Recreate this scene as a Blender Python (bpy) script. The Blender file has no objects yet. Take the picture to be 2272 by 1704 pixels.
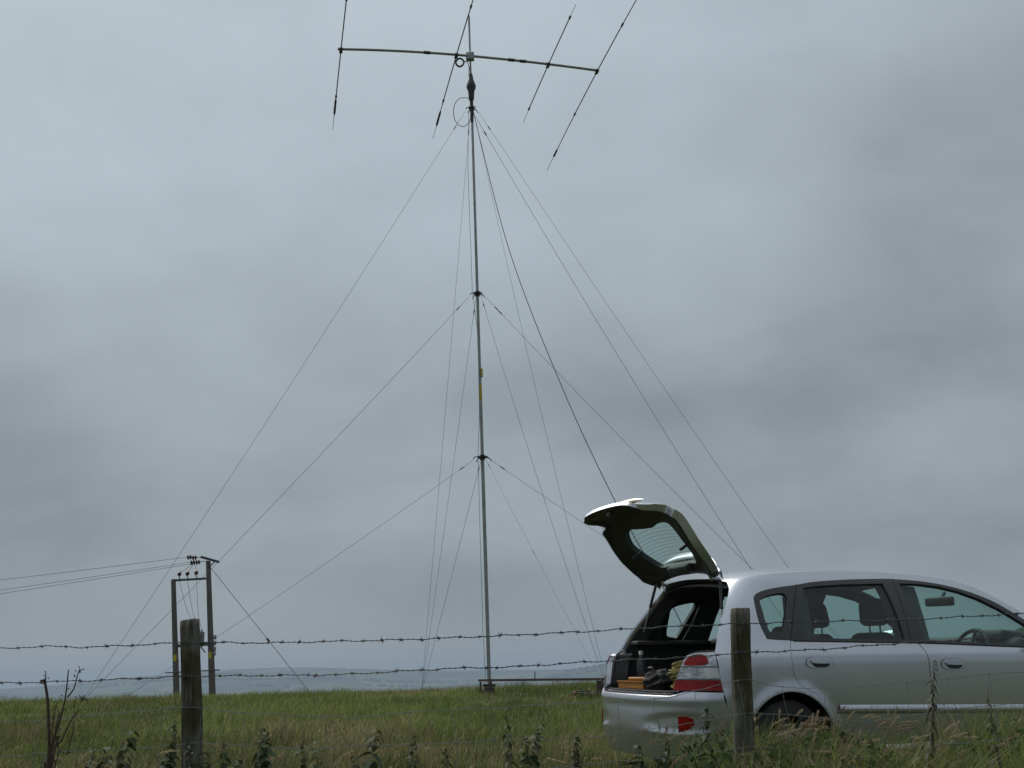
import bpy, math, random
import numpy as np
from mathutils import Vector, Matrix
from mathutils.geometry import delaunay_2d_cdt
R_ = math.radians
scene = bpy.context.scene
rng = np.random.default_rng(7)
random.seed(7)

# ------------------------------------------------------------------ camera
cam_d = bpy.data.cameras.new('camera')
cam = bpy.data.objects.new('camera', cam_d)
scene.collection.objects.link(cam)
scene.camera = cam
cam_d.sensor_width = 36.0
cam_d.lens = 36.0 * 2400 / 2272
cam_d.clip_start = 0.1
cam_d.clip_end = 60000
cam.matrix_world = Matrix.Translation((0, 0, 0.875)) @ Matrix.Rotation(R_(90 + 14.9), 4, 'X') @ Matrix.Rotation(R_(-1.7), 4, 'Z')

# ------------------------------------------------------------------ world / light
SUN_EL, SUN_AZ = 52, -35          # veiled sun, above and to the left, in front of the camera
world = bpy.data.worlds.new('World')
scene.world = world
world.use_nodes = True
nt = world.node_tree
nt.nodes.clear()
def N(tree, typ, **kw):
    n = tree.nodes.new(typ)
    for k, v in kw.items():
        if k.startswith('i_'):
            n.inputs[int(k[2:]) if k[2:].isdigit() else k[2:].replace('_', ' ')].default_value = v
        else:
            setattr(n, k, v)
    return n
def L(tree, a, b):
    tree.links.new(a, b)
def M_(tree, op, a, b=None, c=None):
    n = tree.nodes.new('ShaderNodeMath'); n.operation = op
    for i, v in enumerate((a, b, c)):
        if v is None: continue
        if isinstance(v, (int, float)): n.inputs[i].default_value = v
        else: tree.links.new(v, n.inputs[i])
    return n.outputs[0]
def ramp(tree, fac, stops):
    n = tree.nodes.new('ShaderNodeValToRGB')
    cr = n.color_ramp
    while len(cr.elements) < len(stops): cr.elements.new(0.5)
    for e, (p, c) in zip(cr.elements, stops):
        e.position = p; e.color = (*c, 1)
    tree.links.new(fac, n.inputs[0])
    return n.outputs[0]
tc = N(nt, 'ShaderNodeTexCoord')
sep = N(nt, 'ShaderNodeSeparateXYZ'); L(nt, tc.outputs['Generated'], sep.inputs[0])
zc = M_(nt, 'MAXIMUM', sep.outputs[2], 0.0)
zz = M_(nt, 'ADD', zc, 0.45)
comb = N(nt, 'ShaderNodeCombineXYZ')
L(nt, M_(nt, 'DIVIDE', sep.outputs[0], zz), comb.inputs[0])
L(nt, M_(nt, 'DIVIDE', sep.outputs[1], zz), comb.inputs[1])
mp = N(nt, 'ShaderNodeMapping'); L(nt, comb.outputs[0], mp.inputs[0])
mp.inputs['Location'].default_value = (1.0, 14.2, 0.0)
mp.inputs['Scale'].default_value = (1.25, 1.5, 1)
n1 = N(nt, 'ShaderNodeTexNoise', i_Scale=1.0, i_Detail=4.0, i_Roughness=0.46, i_Distortion=0.15); L(nt, mp.outputs[0], n1.inputs['Vector'])
n2 = N(nt, 'ShaderNodeTexNoise', i_Scale=3.4, i_Detail=7.0, i_Roughness=0.55, i_Distortion=0.35); L(nt, mp.outputs[0], n2.inputs['Vector'])
f = M_(nt, 'ADD', M_(nt, 'MULTIPLY', n1.outputs[0], 0.74), M_(nt, 'MULTIPLY', n2.outputs[0], 0.26))
cl = ramp(nt, f, [(0.33, (0.258, 0.298, 0.325)), (0.5, (0.372, 0.428, 0.468)), (0.67, (0.462, 0.53, 0.578))])
grad = M_(nt, 'ADD', M_(nt, 'MULTIPLY', zc, 1.02), 0.735)
mul = N(nt, 'ShaderNodeVectorMath', operation='SCALE'); L(nt, cl, mul.inputs[0]); L(nt, grad, mul.inputs['Scale'])
hz = ramp(nt, sep.outputs[2], [(0.0, (1, 1, 1)), (0.1, (0, 0, 0))])
mixh = N(nt, 'ShaderNodeMix', data_type='RGBA'); L(nt, hz, mixh.inputs['Factor']); L(nt, mul.outputs[0], mixh.inputs['A'])
mixh.inputs['B'].default_value = (0.32, 0.368, 0.408, 1)
bg_c = N(nt, 'ShaderNodeBackground', i_Strength=0.48); L(nt, mixh.outputs['Result'], bg_c.inputs[0])
sky = N(nt, 'ShaderNodeTexSky', sky_type='NISHITA', sun_disc=False, sun_elevation=R_(SUN_EL), sun_rotation=R_(SUN_AZ))
bg_s = N(nt, 'ShaderNodeBackground', i_Strength=0.06); L(nt, sky.outputs[0], bg_s.inputs[0])
ms = N(nt, 'ShaderNodeMixShader', i_0=0.96); L(nt, bg_s.outputs[0], ms.inputs[1]); L(nt, bg_c.outputs[0], ms.inputs[2])
wo = N(nt, 'ShaderNodeOutputWorld'); L(nt, ms.outputs[0], wo.inputs[0])

sd = bpy.data.lights.new('sun', 'SUN'); sd.energy = 1.5; sd.angle = R_(60); sd.color = (1.0, 0.97, 0.93)
sun = bpy.data.objects.new('sun', sd); scene.collection.objects.link(sun)
a = R_(SUN_AZ); el = R_(SUN_EL)
sdir = Vector((math.sin(a) * math.cos(el), math.cos(a) * math.cos(el), math.sin(el)))
sun.rotation_euler = sdir.to_track_quat('Z', 'Y').to_euler()
scene.view_settings.view_transform = 'Standard'
scene.view_settings.look = 'None'
scene.view_settings.exposure = 0.9
scene.view_settings.gamma = 1.0
scene.cycles.max_bounces = 8
scene.cycles.transparent_max_bounces = 24
scene.cycles.use_denoising = True

# ------------------------------------------------------------------ helpers
def mat(name, c1, c2=None, scale=8.0, rough=0.6, metal=0.0, bump=0.0, stretch=(1, 1, 1), coat=0.0, spec=0.5, attr=None, sss=0.0, rv=0.0, detail=5.0, lo=0.35, hi=0.65):
    m = bpy.data.materials.new(name); m.use_nodes = True
    t = m.node_tree; b = t.nodes['Principled BSDF']
    b.inputs['Metallic'].default_value = metal
    b.inputs['Roughness'].default_value = rough
    b.inputs['Coat Weight'].default_value = coat
    b.inputs['Coat Roughness'].default_value = 0.06
    b.inputs['Specular IOR Level'].default_value = spec
    tc = N(t, 'ShaderNodeTexCoord'); mp = N(t, 'ShaderNodeMapping'); L(t, tc.outputs['Object'], mp.inputs[0])
    mp.inputs['Scale'].default_value = stretch
    nz = N(t, 'ShaderNodeTexNoise', i_Scale=scale, i_Detail=detail, i_Roughness=0.6); L(t, mp.outputs[0], nz.inputs['Vector'])
    col = ramp(t, nz.outputs[0], [(lo, c1), (hi, c2 or tuple(x * 0.8 for x in c1))])
    if attr:
        at = N(t, 'ShaderNodeAttribute', attribute_name=attr)
        mx = N(t, 'ShaderNodeMix', data_type='RGBA', blend_type='MULTIPLY'); mx.inputs['Factor'].default_value = 1.0
        L(t, at.outputs['Color'], mx.inputs['A']); L(t, col, mx.inputs['B']); col = mx.outputs['Result']
    L(t, col, b.inputs['Base Color'])
    if rv:
        L(t, M_(t, 'ADD', M_(t, 'MULTIPLY', nz.outputs[0], rv), rough - rv / 2), b.inputs['Roughness'])
    if bump:
        bp = N(t, 'ShaderNodeBump', i_Strength=bump, i_Distance=0.02); L(t, nz.outputs[0], bp.inputs['Height']); L(t, bp.outputs[0], b.inputs['Normal'])
    if sss:
        tr = N(t, 'ShaderNodeBsdfTranslucent'); L(t, col, tr.inputs[0])
        mxs = N(t, 'ShaderNodeMixShader', i_0=sss)
        L(t, b.outputs[0], mxs.inputs[1]); L(t, tr.outputs[0], mxs.inputs[2])
        L(t, mxs.outputs[0], t.nodes['Material Output'].inputs['Surface'])
    return m
def glass_mat(name, tint, refl=0.06, dirt=0.03):
    m = bpy.data.materials.new(name); m.use_nodes = True
    t = m.node_tree; t.nodes.remove(t.nodes['Principled BSDF'])
    tr = N(t, 'ShaderNodeBsdfTransparent'); tr.inputs[0].default_value = (*tint, 1)
    gl = N(t, 'ShaderNodeBsdfGlossy'); gl.inputs['Roughness'].default_value = 0.02
    df = N(t, 'ShaderNodeBsdfDiffuse'); df.inputs[0].default_value = (0.3, 0.3, 0.3, 1)
    ge = N(t, 'ShaderNodeNewGeometry'); dt = N(t, 'ShaderNodeVectorMath', operation='DOT_PRODUCT')
    L(t, ge.outputs['Normal'], dt.inputs[0]); L(t, ge.outputs['Incoming'], dt.inputs[1])
    sch = M_(t, 'ADD', M_(t, 'MULTIPLY', M_(t, 'POWER', M_(t, 'SUBTRACT', 1.0, M_(t, 'ABSOLUTE', dt.outputs['Value'])), 5.0), 0.9), 0.045)
    m1 = N(t, 'ShaderNodeMixShader'); L(t, sch, m1.inputs[0]); L(t, tr.outputs[0], m1.inputs[1]); L(t, gl.outputs[0], m1.inputs[2])
    nz = N(t, 'ShaderNodeTexNoise', i_Scale=12.0, i_Detail=6.0)
    m2 = N(t, 'ShaderNodeMixShader'); L(t, M_(t, 'MULTIPLY', nz.outputs[0], dirt * 2), m2.inputs[0]); L(t, m1.outputs[0], m2.inputs[1]); L(t, df.outputs[0], m2.inputs[2])
    L(t, m2.outputs[0], t.nodes['Material Output'].inputs['Surface'])
    return m
MT = dict(
    silver=mat('silver_paint', (0.50, 0.505, 0.545), (0.465, 0.47, 0.51), 3, 0.25, 0.8, coat=0.8, rv=0.06),
    blackt=mat('black_trim', (0.022, 0.023, 0.025), (0.03, 0.031, 0.034), 20, 0.45, rv=0.15),
    inner=mat('interior_plastic', (0.035, 0.037, 0.038), (0.05, 0.052, 0.053), 14, 0.65),
    hatchin=mat('tailgate_trim', (0.007, 0.0075, 0.008), (0.012, 0.012, 0.013), 14, 0.5),
    carpet=mat('boot_carpet', (0.008, 0.008, 0.009), (0.014, 0.014, 0.015), 60, 0.95, bump=0.2),
    liner=mat('headliner', (0.16, 0.165, 0.165), (0.2, 0.2, 0.2), 40, 0.9),
    seat=mat('seat_cloth', (0.022, 0.023, 0.026), (0.035, 0.036, 0.04), 60, 0.9, bump=0.15),
    rubber=mat('rubber', (0.014, 0.014, 0.015), (0.022, 0.021, 0.02), 16, 0.8),
    alloy=mat('alloy', (0.13, 0.133, 0.137), (0.09, 0.092, 0.095), 10, 0.45, 0.8),
    redlens=mat('red_lens', (0.27, 0.002, 0.003), (0.13, 0.001, 0.002), 14, 0.12, 0.0, coat=0.0, spec=0.3, stretch=(1, 1, 6)),
    clear=mat('clear_lens', (0.5, 0.51, 0.53), (0.2, 0.205, 0.21), 18, 0.15, 0.7, coat=1.0, stretch=(1, 1, 3)),
    steel=mat('galvanised', (0.2, 0.21, 0.22), (0.28, 0.29, 0.3), 9, 0.5, 0.6, rv=0.2),
    alu=mat('aluminium_tube', (0.30, 0.31, 0.31), (0.22, 0.225, 0.22), 6, 0.5, 0.6, rv=0.2),
    darkmetal=mat('dark_metal', (0.035, 0.037, 0.04), (0.06, 0.06, 0.062), 9, 0.55, 0.3),
    element=mat('antenna_tube', (0.075, 0.08, 0.085), (0.11, 0.115, 0.12), 7, 0.5, 0.5),
    black=mat('black_plastic', (0.012, 0.012, 0.013), (0.022, 0.022, 0.023), 12, 0.5),
    wire=mat('wire', (0.055, 0.058, 0.062), (0.10, 0.098, 0.09), 30, 0.55, 0.5),
    netw=mat('netting_wire', (0.23, 0.25, 0.25), (0.15, 0.165, 0.165), 30, 0.55, 0.5),
    rope=mat('guy_rope', (0.10, 0.11, 0.115), (0.14, 0.15, 0.15), 30, 0.8),
    teal=mat('teal_rope', (0.10, 0.20, 0.22), (0.13, 0.24, 0.26), 30, 0.8),
    rust=mat('rust', (0.085, 0.05, 0.038), (0.05, 0.042, 0.038), 14, 0.85, bump=0.3),
    pole=mat('creosoted_wood', (0.115, 0.105, 0.092), (0.07, 0.062, 0.055), 5, 0.85, bump=0.3, stretch=(6, 6, 0.4)),
    brown=mat('brown_porcelain', (0.05, 0.022, 0.018), (0.035, 0.015, 0.012), 9, 0.25),
    grey=mat('grey_steel', (0.15, 0.16, 0.16), (0.12, 0.125, 0.125), 7, 0.55),
    yellow=mat('yellow_tape', (0.45, 0.36, 0.02), (0.36, 0.28, 0.03), 15, 0.6),
    orange=mat('orange_plastic', (0.42, 0.17, 0.012), (0.30, 0.11, 0.01), 12, 0.5),
    redbag=mat('red_orange_cloth', (0.24, 0.035, 0.015), (0.12, 0.02, 0.015), 12, 0.7),
    ropey=mat('yellow_rope', (0.34, 0.28, 0.10), (0.22, 0.18, 0.06), 40, 0.85),
    camo=mat('dark_cloth', (0.014, 0.016, 0.012), (0.09, 0.085, 0.07), 16, 0.85, bump=0.3, lo=0.5, hi=0.62),
    white=mat('white_plastic', (0.6, 0.6, 0.58), (0.5, 0.5, 0.5), 8, 0.5),
    plate=mat('yellow_plate', (0.5, 0.4, 0.03), (0.45, 0.36, 0.03), 8, 0.4),
    grassm=mat('grass_blades', (1, 1, 1), (0.75, 0.75, 0.75), 3, 0.75, attr='tint', spec=0.2, sss=0.4),
    nettle=mat('nettle_leaf', (0.035, 0.055, 0.02), (0.055, 0.075, 0.03), 20, 0.7, sss=0.15, spec=0.3),
    nstem=mat('nettle_stem', (0.06, 0.06, 0.035), (0.05, 0.06, 0.03), 20, 0.75),
    willow=mat('willowherb_leaf', (0.05, 0.065, 0.03), (0.08, 0.05, 0.03), 14, 0.7, sss=0.15),
    dock=mat('dead_stalk', (0.07, 0.04, 0.026), (0.04, 0.025, 0.018), 20, 0.85, bump=0.3, stretch=(3, 3, 0.5)),
    seed=mat('seed_head', (0.30, 0.235, 0.14), (0.22, 0.16, 0.09), 30, 0.85, sss=0.2),
    green_glass=glass_mat('window_glass', (0.64, 0.79, 0.75)),
    lens_glass=glass_mat('lens_cover', (0.95, 0.95, 0.95), dirt=0.0),
    bottle=glass_mat('bottle_plastic', (0.45, 0.6, 0.72), dirt=0.1),
)
def link(o, parent=None):
    scene.collection.objects.link(o)
    if parent is not None: o.parent = parent
    return o
def mesh(name, V, F, m=None, parent=None, smooth=False, normals=None):
    me = bpy.data.meshes.new(name)
    me.from_pydata([tuple(map(float, v)) for v in V], [], [tuple(int(i) for i in f) for f in F])
    if m: me.materials.append(MT[m] if isinstance(m, str) else m)
    if smooth is True: me.shade_smooth()
    elif smooth is not False:
        me.polygons.foreach_set('use_smooth', np.asarray(smooth, bool))
    me.update()
    if normals is not None:
        me.normals_split_custom_set_from_vertices([tuple(n) for n in normals])
    return link(bpy.data.objects.new(name, me), parent)
def empty(name, loc=(0, 0, 0), parent=None):
    o = bpy.data.objects.new(name, None); o.empty_display_size = 0.1; o.location = loc
    return link(o, parent)
def tag(o, label=None, cat=None, group=None, kind=None):
    for k, v in (('label', label), ('category', cat), ('group', group), ('kind', kind)):
        if v: o[k] = v
    return o
class MB:
    def __init__(s): s.v = []; s.f = []
    def add(s, V, F):
        b = len(s.v); s.v += [tuple(v) for v in V]; s.f += [tuple(i + b for i in f) for f in F]; return s
    def box(s, c, d, rot=None):
        V = [Vector((x * d[0] / 2, y * d[1] / 2, z * d[2] / 2)) for x in (-1, 1) for y in (-1, 1) for z in (-1, 1)]
        if rot is not None: V = [rot @ v for v in V]
        return s.add([v + Vector(c) for v in V], [(0, 1, 3, 2), (4, 6, 7, 5), (0, 4, 5, 1), (2, 3, 7, 6), (0, 2, 6, 4), (1, 5, 7, 3)])
    def tube(s, pts, r, n=8, cap=True):
        pts = [Vector(p) for p in pts]; k = len(pts)
        rs = [r] * k if isinstance(r, (int, float)) else list(r)
        V = []; F = []; up = None
        for i, p in enumerate(pts):
            d = (pts[min(i + 1, k - 1)] - pts[max(i - 1, 0)])
            if d.length < 1e-9: d = Vector((0, 0, 1))
            d.normalize()
            if up is None: up = d.orthogonal().normalized()
            up = (up - d * up.dot(d))
            up = up.normalized() if up.length > 1e-6 else d.orthogonal().normalized()
            w = d.cross(up)
            for j in range(n):
                t = 2 * math.pi * j / n
                V.append(p + (up * math.cos(t) + w * math.sin(t)) * rs[i])
        for i in range(k - 1):
            for j in range(n):
                F.append((i * n + j, i * n + (j + 1) % n, (i + 1) * n + (j + 1) % n, (i + 1) * n + j))
        if cap:
            F.append(tuple(range(n - 1, -1, -1))); F.append(tuple((k - 1) * n + j for j in range(n)))
        return s.add(V, F)
    def lathe(s, prof, n=16, M=None, cap=True):
        M = M or Matrix()
        V = []; F = []
        for (r, z) in prof:
            for j in range(n):
                t = 2 * math.pi * j / n; V.append(M @ Vector((r * math.cos(t), r * math.sin(t), z)))
        k = len(prof)
        for i in range(k - 1):
            for j in range(n):
                F.append((i * n + j, i * n + (j + 1) % n, (i + 1) * n + (j + 1) % n, (i + 1) * n + j))
        if cap: F.append(tuple(range(n - 1, -1, -1))); F.append(tuple((k - 1) * n + j for j in range(n)))
        return s.add(V, F)
    def build(s, name, m, parent=None, smooth=True):
        o = mesh(name, s.v, s.f, m, parent, False)
        if smooth:
            o.data.shade_smooth()
            try: o.data.set_sharp_from_angle(angle=R_(40))
            except Exception: pass
        return o
def rbox(name, c, d, m, parent=None, bev=0.02, rot=None, taper=1.0, seg=3):
    """rounded box, optionally narrower at the top"""
    import bmesh
    bm = bmesh.new(); bmesh.ops.create_cube(bm, size=1.0)
    for v in bm.verts:
        t = taper if v.co.z > 0 else 1.0
        v.co = Vector((v.co.x * d[0], v.co.y * d[1] * t, v.co.z * d[2]))
    bmesh.ops.bevel(bm, geom=list(bm.edges), offset=bev, segments=seg, profile=0.5, affect='EDGES')
    me = bpy.data.meshes.new(name); bm.to_mesh(me); bm.free()
    me.materials.append(MT[m]); me.shade_smooth()
    o = link(bpy.data.objects.new(name, me), parent)
    o.matrix_local = Matrix.Translation(c) @ (rot.to_4x4() if rot is not None else Matrix())
    return o
def vnoise(x, y, seed=0):
    """smooth value noise in numpy"""
    g = np.random.default_rng(seed).random((64, 64))
    xi = np.floor(x).astype(int); yi = np.floor(y).astype(int); fx = x - xi; fy = y - yi
    fx = fx * fx * (3 - 2 * fx); fy = fy * fy * (3 - 2 * fy)
    G = lambda a, b: g[a % 64, b % 64]
    return (G(xi, yi) * (1 - fx) + G(xi + 1, yi) * fx) * (1 - fy) + (G(xi, yi + 1) * (1 - fx) + G(xi + 1, yi + 1) * fx) * fy

# ------------------------------------------------------------------ ground
BY = [-6000, -200, -8, 3.2, 4.4, 5.4, 7, 8.3, 11, 14, 17.8, 20, 25, 35, 60, 100, 200, 500, 1200, 2500, 6000, 20000]
BZ = [-140, -6, -.8, -.7, -.25, 0, .03, .07, .2, .37, .55, .57, .40, -.4, -3.2, -8, -22, -65, -120, -140, -140, -140]
def ground_z(x, y):
    x = np.asarray(x, float); y = np.asarray(y, float)
    r = np.hypot(x, y)
    rr = np.where(y > 0, np.where(r < 30, y, np.sqrt(y * y + 0.8 * x * x) * 1.0), y)
    t = np.clip((r - 22) / 20, 0, 1)
    d = np.where(y > 0, y * (1 - t) + r * t, y)
    z = np.interp(d, BY, BZ)
    z = z + 0.03 * (vnoise(x * 0.45 + 9, y * 0.45 + 3, 2) - 0.5) * np.clip((np.abs(y - 8.3) - 1.5) / 2, 0, 1)
    z = z - 0.012 * np.clip(x - 3, 0, 6)
    far = np.clip((r - 900) / 2500, 0, 1)
    az = np.degrees(np.arctan2(x, y))
    hills = 120 * (vnoise(az / 11 + 20.3, r / 2300 + 5, 4)) * np.exp(-((r - 7200) / 2200) ** 2)
    hills = hills + 172 * np.exp(-((az - 11) / 10.0) ** 2) * np.exp(-((r - 6200) / 1500) ** 2)
    hills = hills + 146 * np.exp(-((az + 9) / 19.0) ** 2) * np.exp(-((r - 8500) / 1500) ** 2)
    hills = hills + 35 * (vnoise(x / 900 + 7, y / 900 + 2, 9) - 0.5) * far
    z = z + hills * np.clip((r - 1500) / 3000, 0, 1)
    # green hillside across the valley, seen through the front windows of the car
    z = z + 120 * np.exp(-((az - 36) / 22.0) ** 2) * np.exp(-((r - 640) / 220) ** 2) * np.clip((r - 150) / 200, 0, 1)
    return z
rings = np.concatenate([np.arange(0, 32, 0.8), np.geomspace(32, 11000, 110)])
rings[0] = 0.05
azs = np.concatenate([np.arange(-45, 45, 0.75), np.arange(45, 315, 5)])
VV = []; 
for r in rings:
    x = r * np.sin(np.radians(azs)); y = r * np.cos(np.radians(azs))
    VV.append(np.stack([x, y, ground_z(x, y)], 1))
VV = np.concatenate(VV); na = len(azs)
FF = [(i * na + j, i * na + (j + 1) % na, (i + 1) * na + (j + 1) % na, (i + 1) * na + j) for i in range(len(rings) - 1) for j in range(na)]
FF.append(tuple(range(na)))
gm = bpy.data.materials.new('ground'); gm.use_nodes = True
t = gm.node_tree; b = t.nodes['Principled BSDF']; b.inputs['Roughness'].default_value = 0.95; b.inputs['Specular IOR Level'].default_value = 0.1
geo = N(t, 'ShaderNodeNewGeometry')
nA = N(t, 'ShaderNodeTexNoise', i_Scale=1.3, i_Detail=8.0, i_Roughness=0.7); L(t, geo.outputs['Position'], nA.inputs['Vector'])
near = ramp(t, nA.outputs[0], [(0.35, (0.04, 0.056, 0.02)), (0.5, (0.07, 0.085, 0.032)), (0.65, (0.11, 0.10, 0.05))])
vor = N(t, 'ShaderNodeTexVoronoi', i_Scale=0.0042); L(t, geo.outputs['Position'], vor.inputs['Vector'])
sepv = N(t, 'ShaderNodeSeparateColor'); L(t, vor.outputs['Color'], sepv.inputs[0])
fields = ramp(t, sepv.outputs[0], [(0.0, (0.03, 0.05, 0.022)), (0.3, (0.055, 0.085, 0.03)), (0.55, (0.075, 0.11, 0.04)), (0.8, (0.13, 0.125, 0.065)), (1.0, (0.04, 0.055, 0.028))])
vor2 = N(t, 'ShaderNodeTexVoronoi', i_Scale=0.0042, feature='DISTANCE_TO_EDGE'); L(t, geo.outputs['Position'], vor2.inputs['Vector'])
hedge = ramp(t, vor2.outputs[0], [(0.03, (1, 1, 1)), (0.07, (0, 0, 0))])
nW = N(t, 'ShaderNodeTexNoise', i_Scale=0.0012, i_Detail=6.0, i_Roughness=0.65); L(t, geo.outputs['Position'], nW.inputs['Vector'])
wood = ramp(t, nW.outputs[0], [(0.5, (0, 0, 0)), (0.56, (1, 1, 1))])
mxa = N(t, 'ShaderNodeMix', data_type='RGBA'); L(t, hedge, mxa.inputs['Factor']); L(t, fields, mxa.inputs['A']); mxa.inputs['B'].default_value = (0.018, 0.028, 0.012, 1)
mxb = N(t, 'ShaderNodeMix', data_type='RGBA'); L(t, wood, mxb.inputs['Factor']); L(t, mxa.outputs['Result'], mxb.inputs['A']); mxb.inputs['B'].default_value = (0.02, 0.03, 0.013, 1)
ln = N(t, 'ShaderNodeVectorMath', operation='LENGTH'); L(t, geo.outputs['Position'], ln.inputs[0])
fd = ramp(t, M_(t, 'DIVIDE', ln.outputs['Value'], 400.0), [(0.15, (0, 0, 0)), (0.6, (1, 1, 1))])
mxc = N(t, 'ShaderNodeMix', data_type='RGBA'); L(t, fd, mxc.inputs['Factor']); L(t, near, mxc.inputs['A']); L(t, mxb.outputs['Result'], mxc.inputs['B'])
L(t, mxc.outputs['Result'], b.inputs['Base Color'])
tag(mesh('ground', VV, FF, gm, smooth=True), kind='structure')

# far woods and hedgerow trees: one mass of low crowns on the valley floor
wm = mat('far_foliage', (0.02, 0.03, 0.013), (0.035, 0.048, 0.02), 0.05, 0.95)
wb_v = []; wb_f = []
ico_v = [(0, 0, 1)] + [(0.9 * math.cos(k * 1.2566), 0.9 * math.sin(k * 1.2566), 0.45) for k in range(5)] + [(math.cos(k * 1.2566 + .6), math.sin(k * 1.2566 + .6), -0.3) for k in range(5)]
ico_f = [(0, k + 1, (k + 1) % 5 + 1) for k in range(5)] + [(k + 1, k + 6, (k + 1) % 5 + 1) for k in range(5)] + [((k + 1) % 5 + 1, k + 6, (k + 1) % 5 + 6) for k in range(5)]
ico_v = np.array(ico_v)
for line in range(170):
    azl = rng.uniform(-33, 33); rl = rng.uniform(1300, 7600)
    cx_, cy_ = rl * math.sin(R_(azl)), rl * math.cos(R_(azl)); di = rng.uniform(-0.5, 0.5); nn = rng.integers(6, 24)
    for k in range(nn):
        px = cx_ + (k - nn / 2) * 26 * math.cos(di) + rng.normal(0, 7); py = cy_ + (k - nn / 2) * 26 * math.sin(di) + rng.normal(0, 14)
        s = rng.uniform(6, 13); z0 = float(ground_z(px, py)); bse = len(wb_v)
        wb_v += list(ico_v * np.array([s * 1.3, s * 1.3, s]) * rng.uniform(0.8, 1.2, (11, 1)) + np.array([px, py, z0 + s * 0.3]))
        wb_f += [tuple(i + bse for i in f_) for f_ in ico_f]
tag(mesh('distant_woods', wb_v, wb_f, wm, smooth=False), 'dark hazy woods and hedgerow trees on the far valley floor', 'woods', kind='stuff')
# hazy air over the valley
hm = bpy.data.materials.new('haze'); hm.use_nodes = True
t = hm.node_tree; t.nodes.remove(t.nodes['Principled BSDF'])
pv = N(t, 'ShaderNodeVolumePrincipled'); pv.inputs['Color'].default_value = (0.51, 0.625, 0.76, 1); pv.inputs['Density'].default_value = 1.5e-4
L(t, pv.outputs[0], t.nodes['Material Output'].inputs['Volume'])
hb = MB().box((0, 0, 0), (2, 2, 2))
HZ0, HZ1 = float(VV[:, 2].min()) - 1.5, max(float(VV[:, 2].max()), 13.0) + 6
hzo = mesh('haze', [(x * 11300, y * 11300, HZ1 if z > 0 else HZ0) for x, y, z in hb.v], hb.f, hm)
tag(hzo, 'thin bluish haze in the air over the valley', 'haze', kind='stuff')

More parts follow.
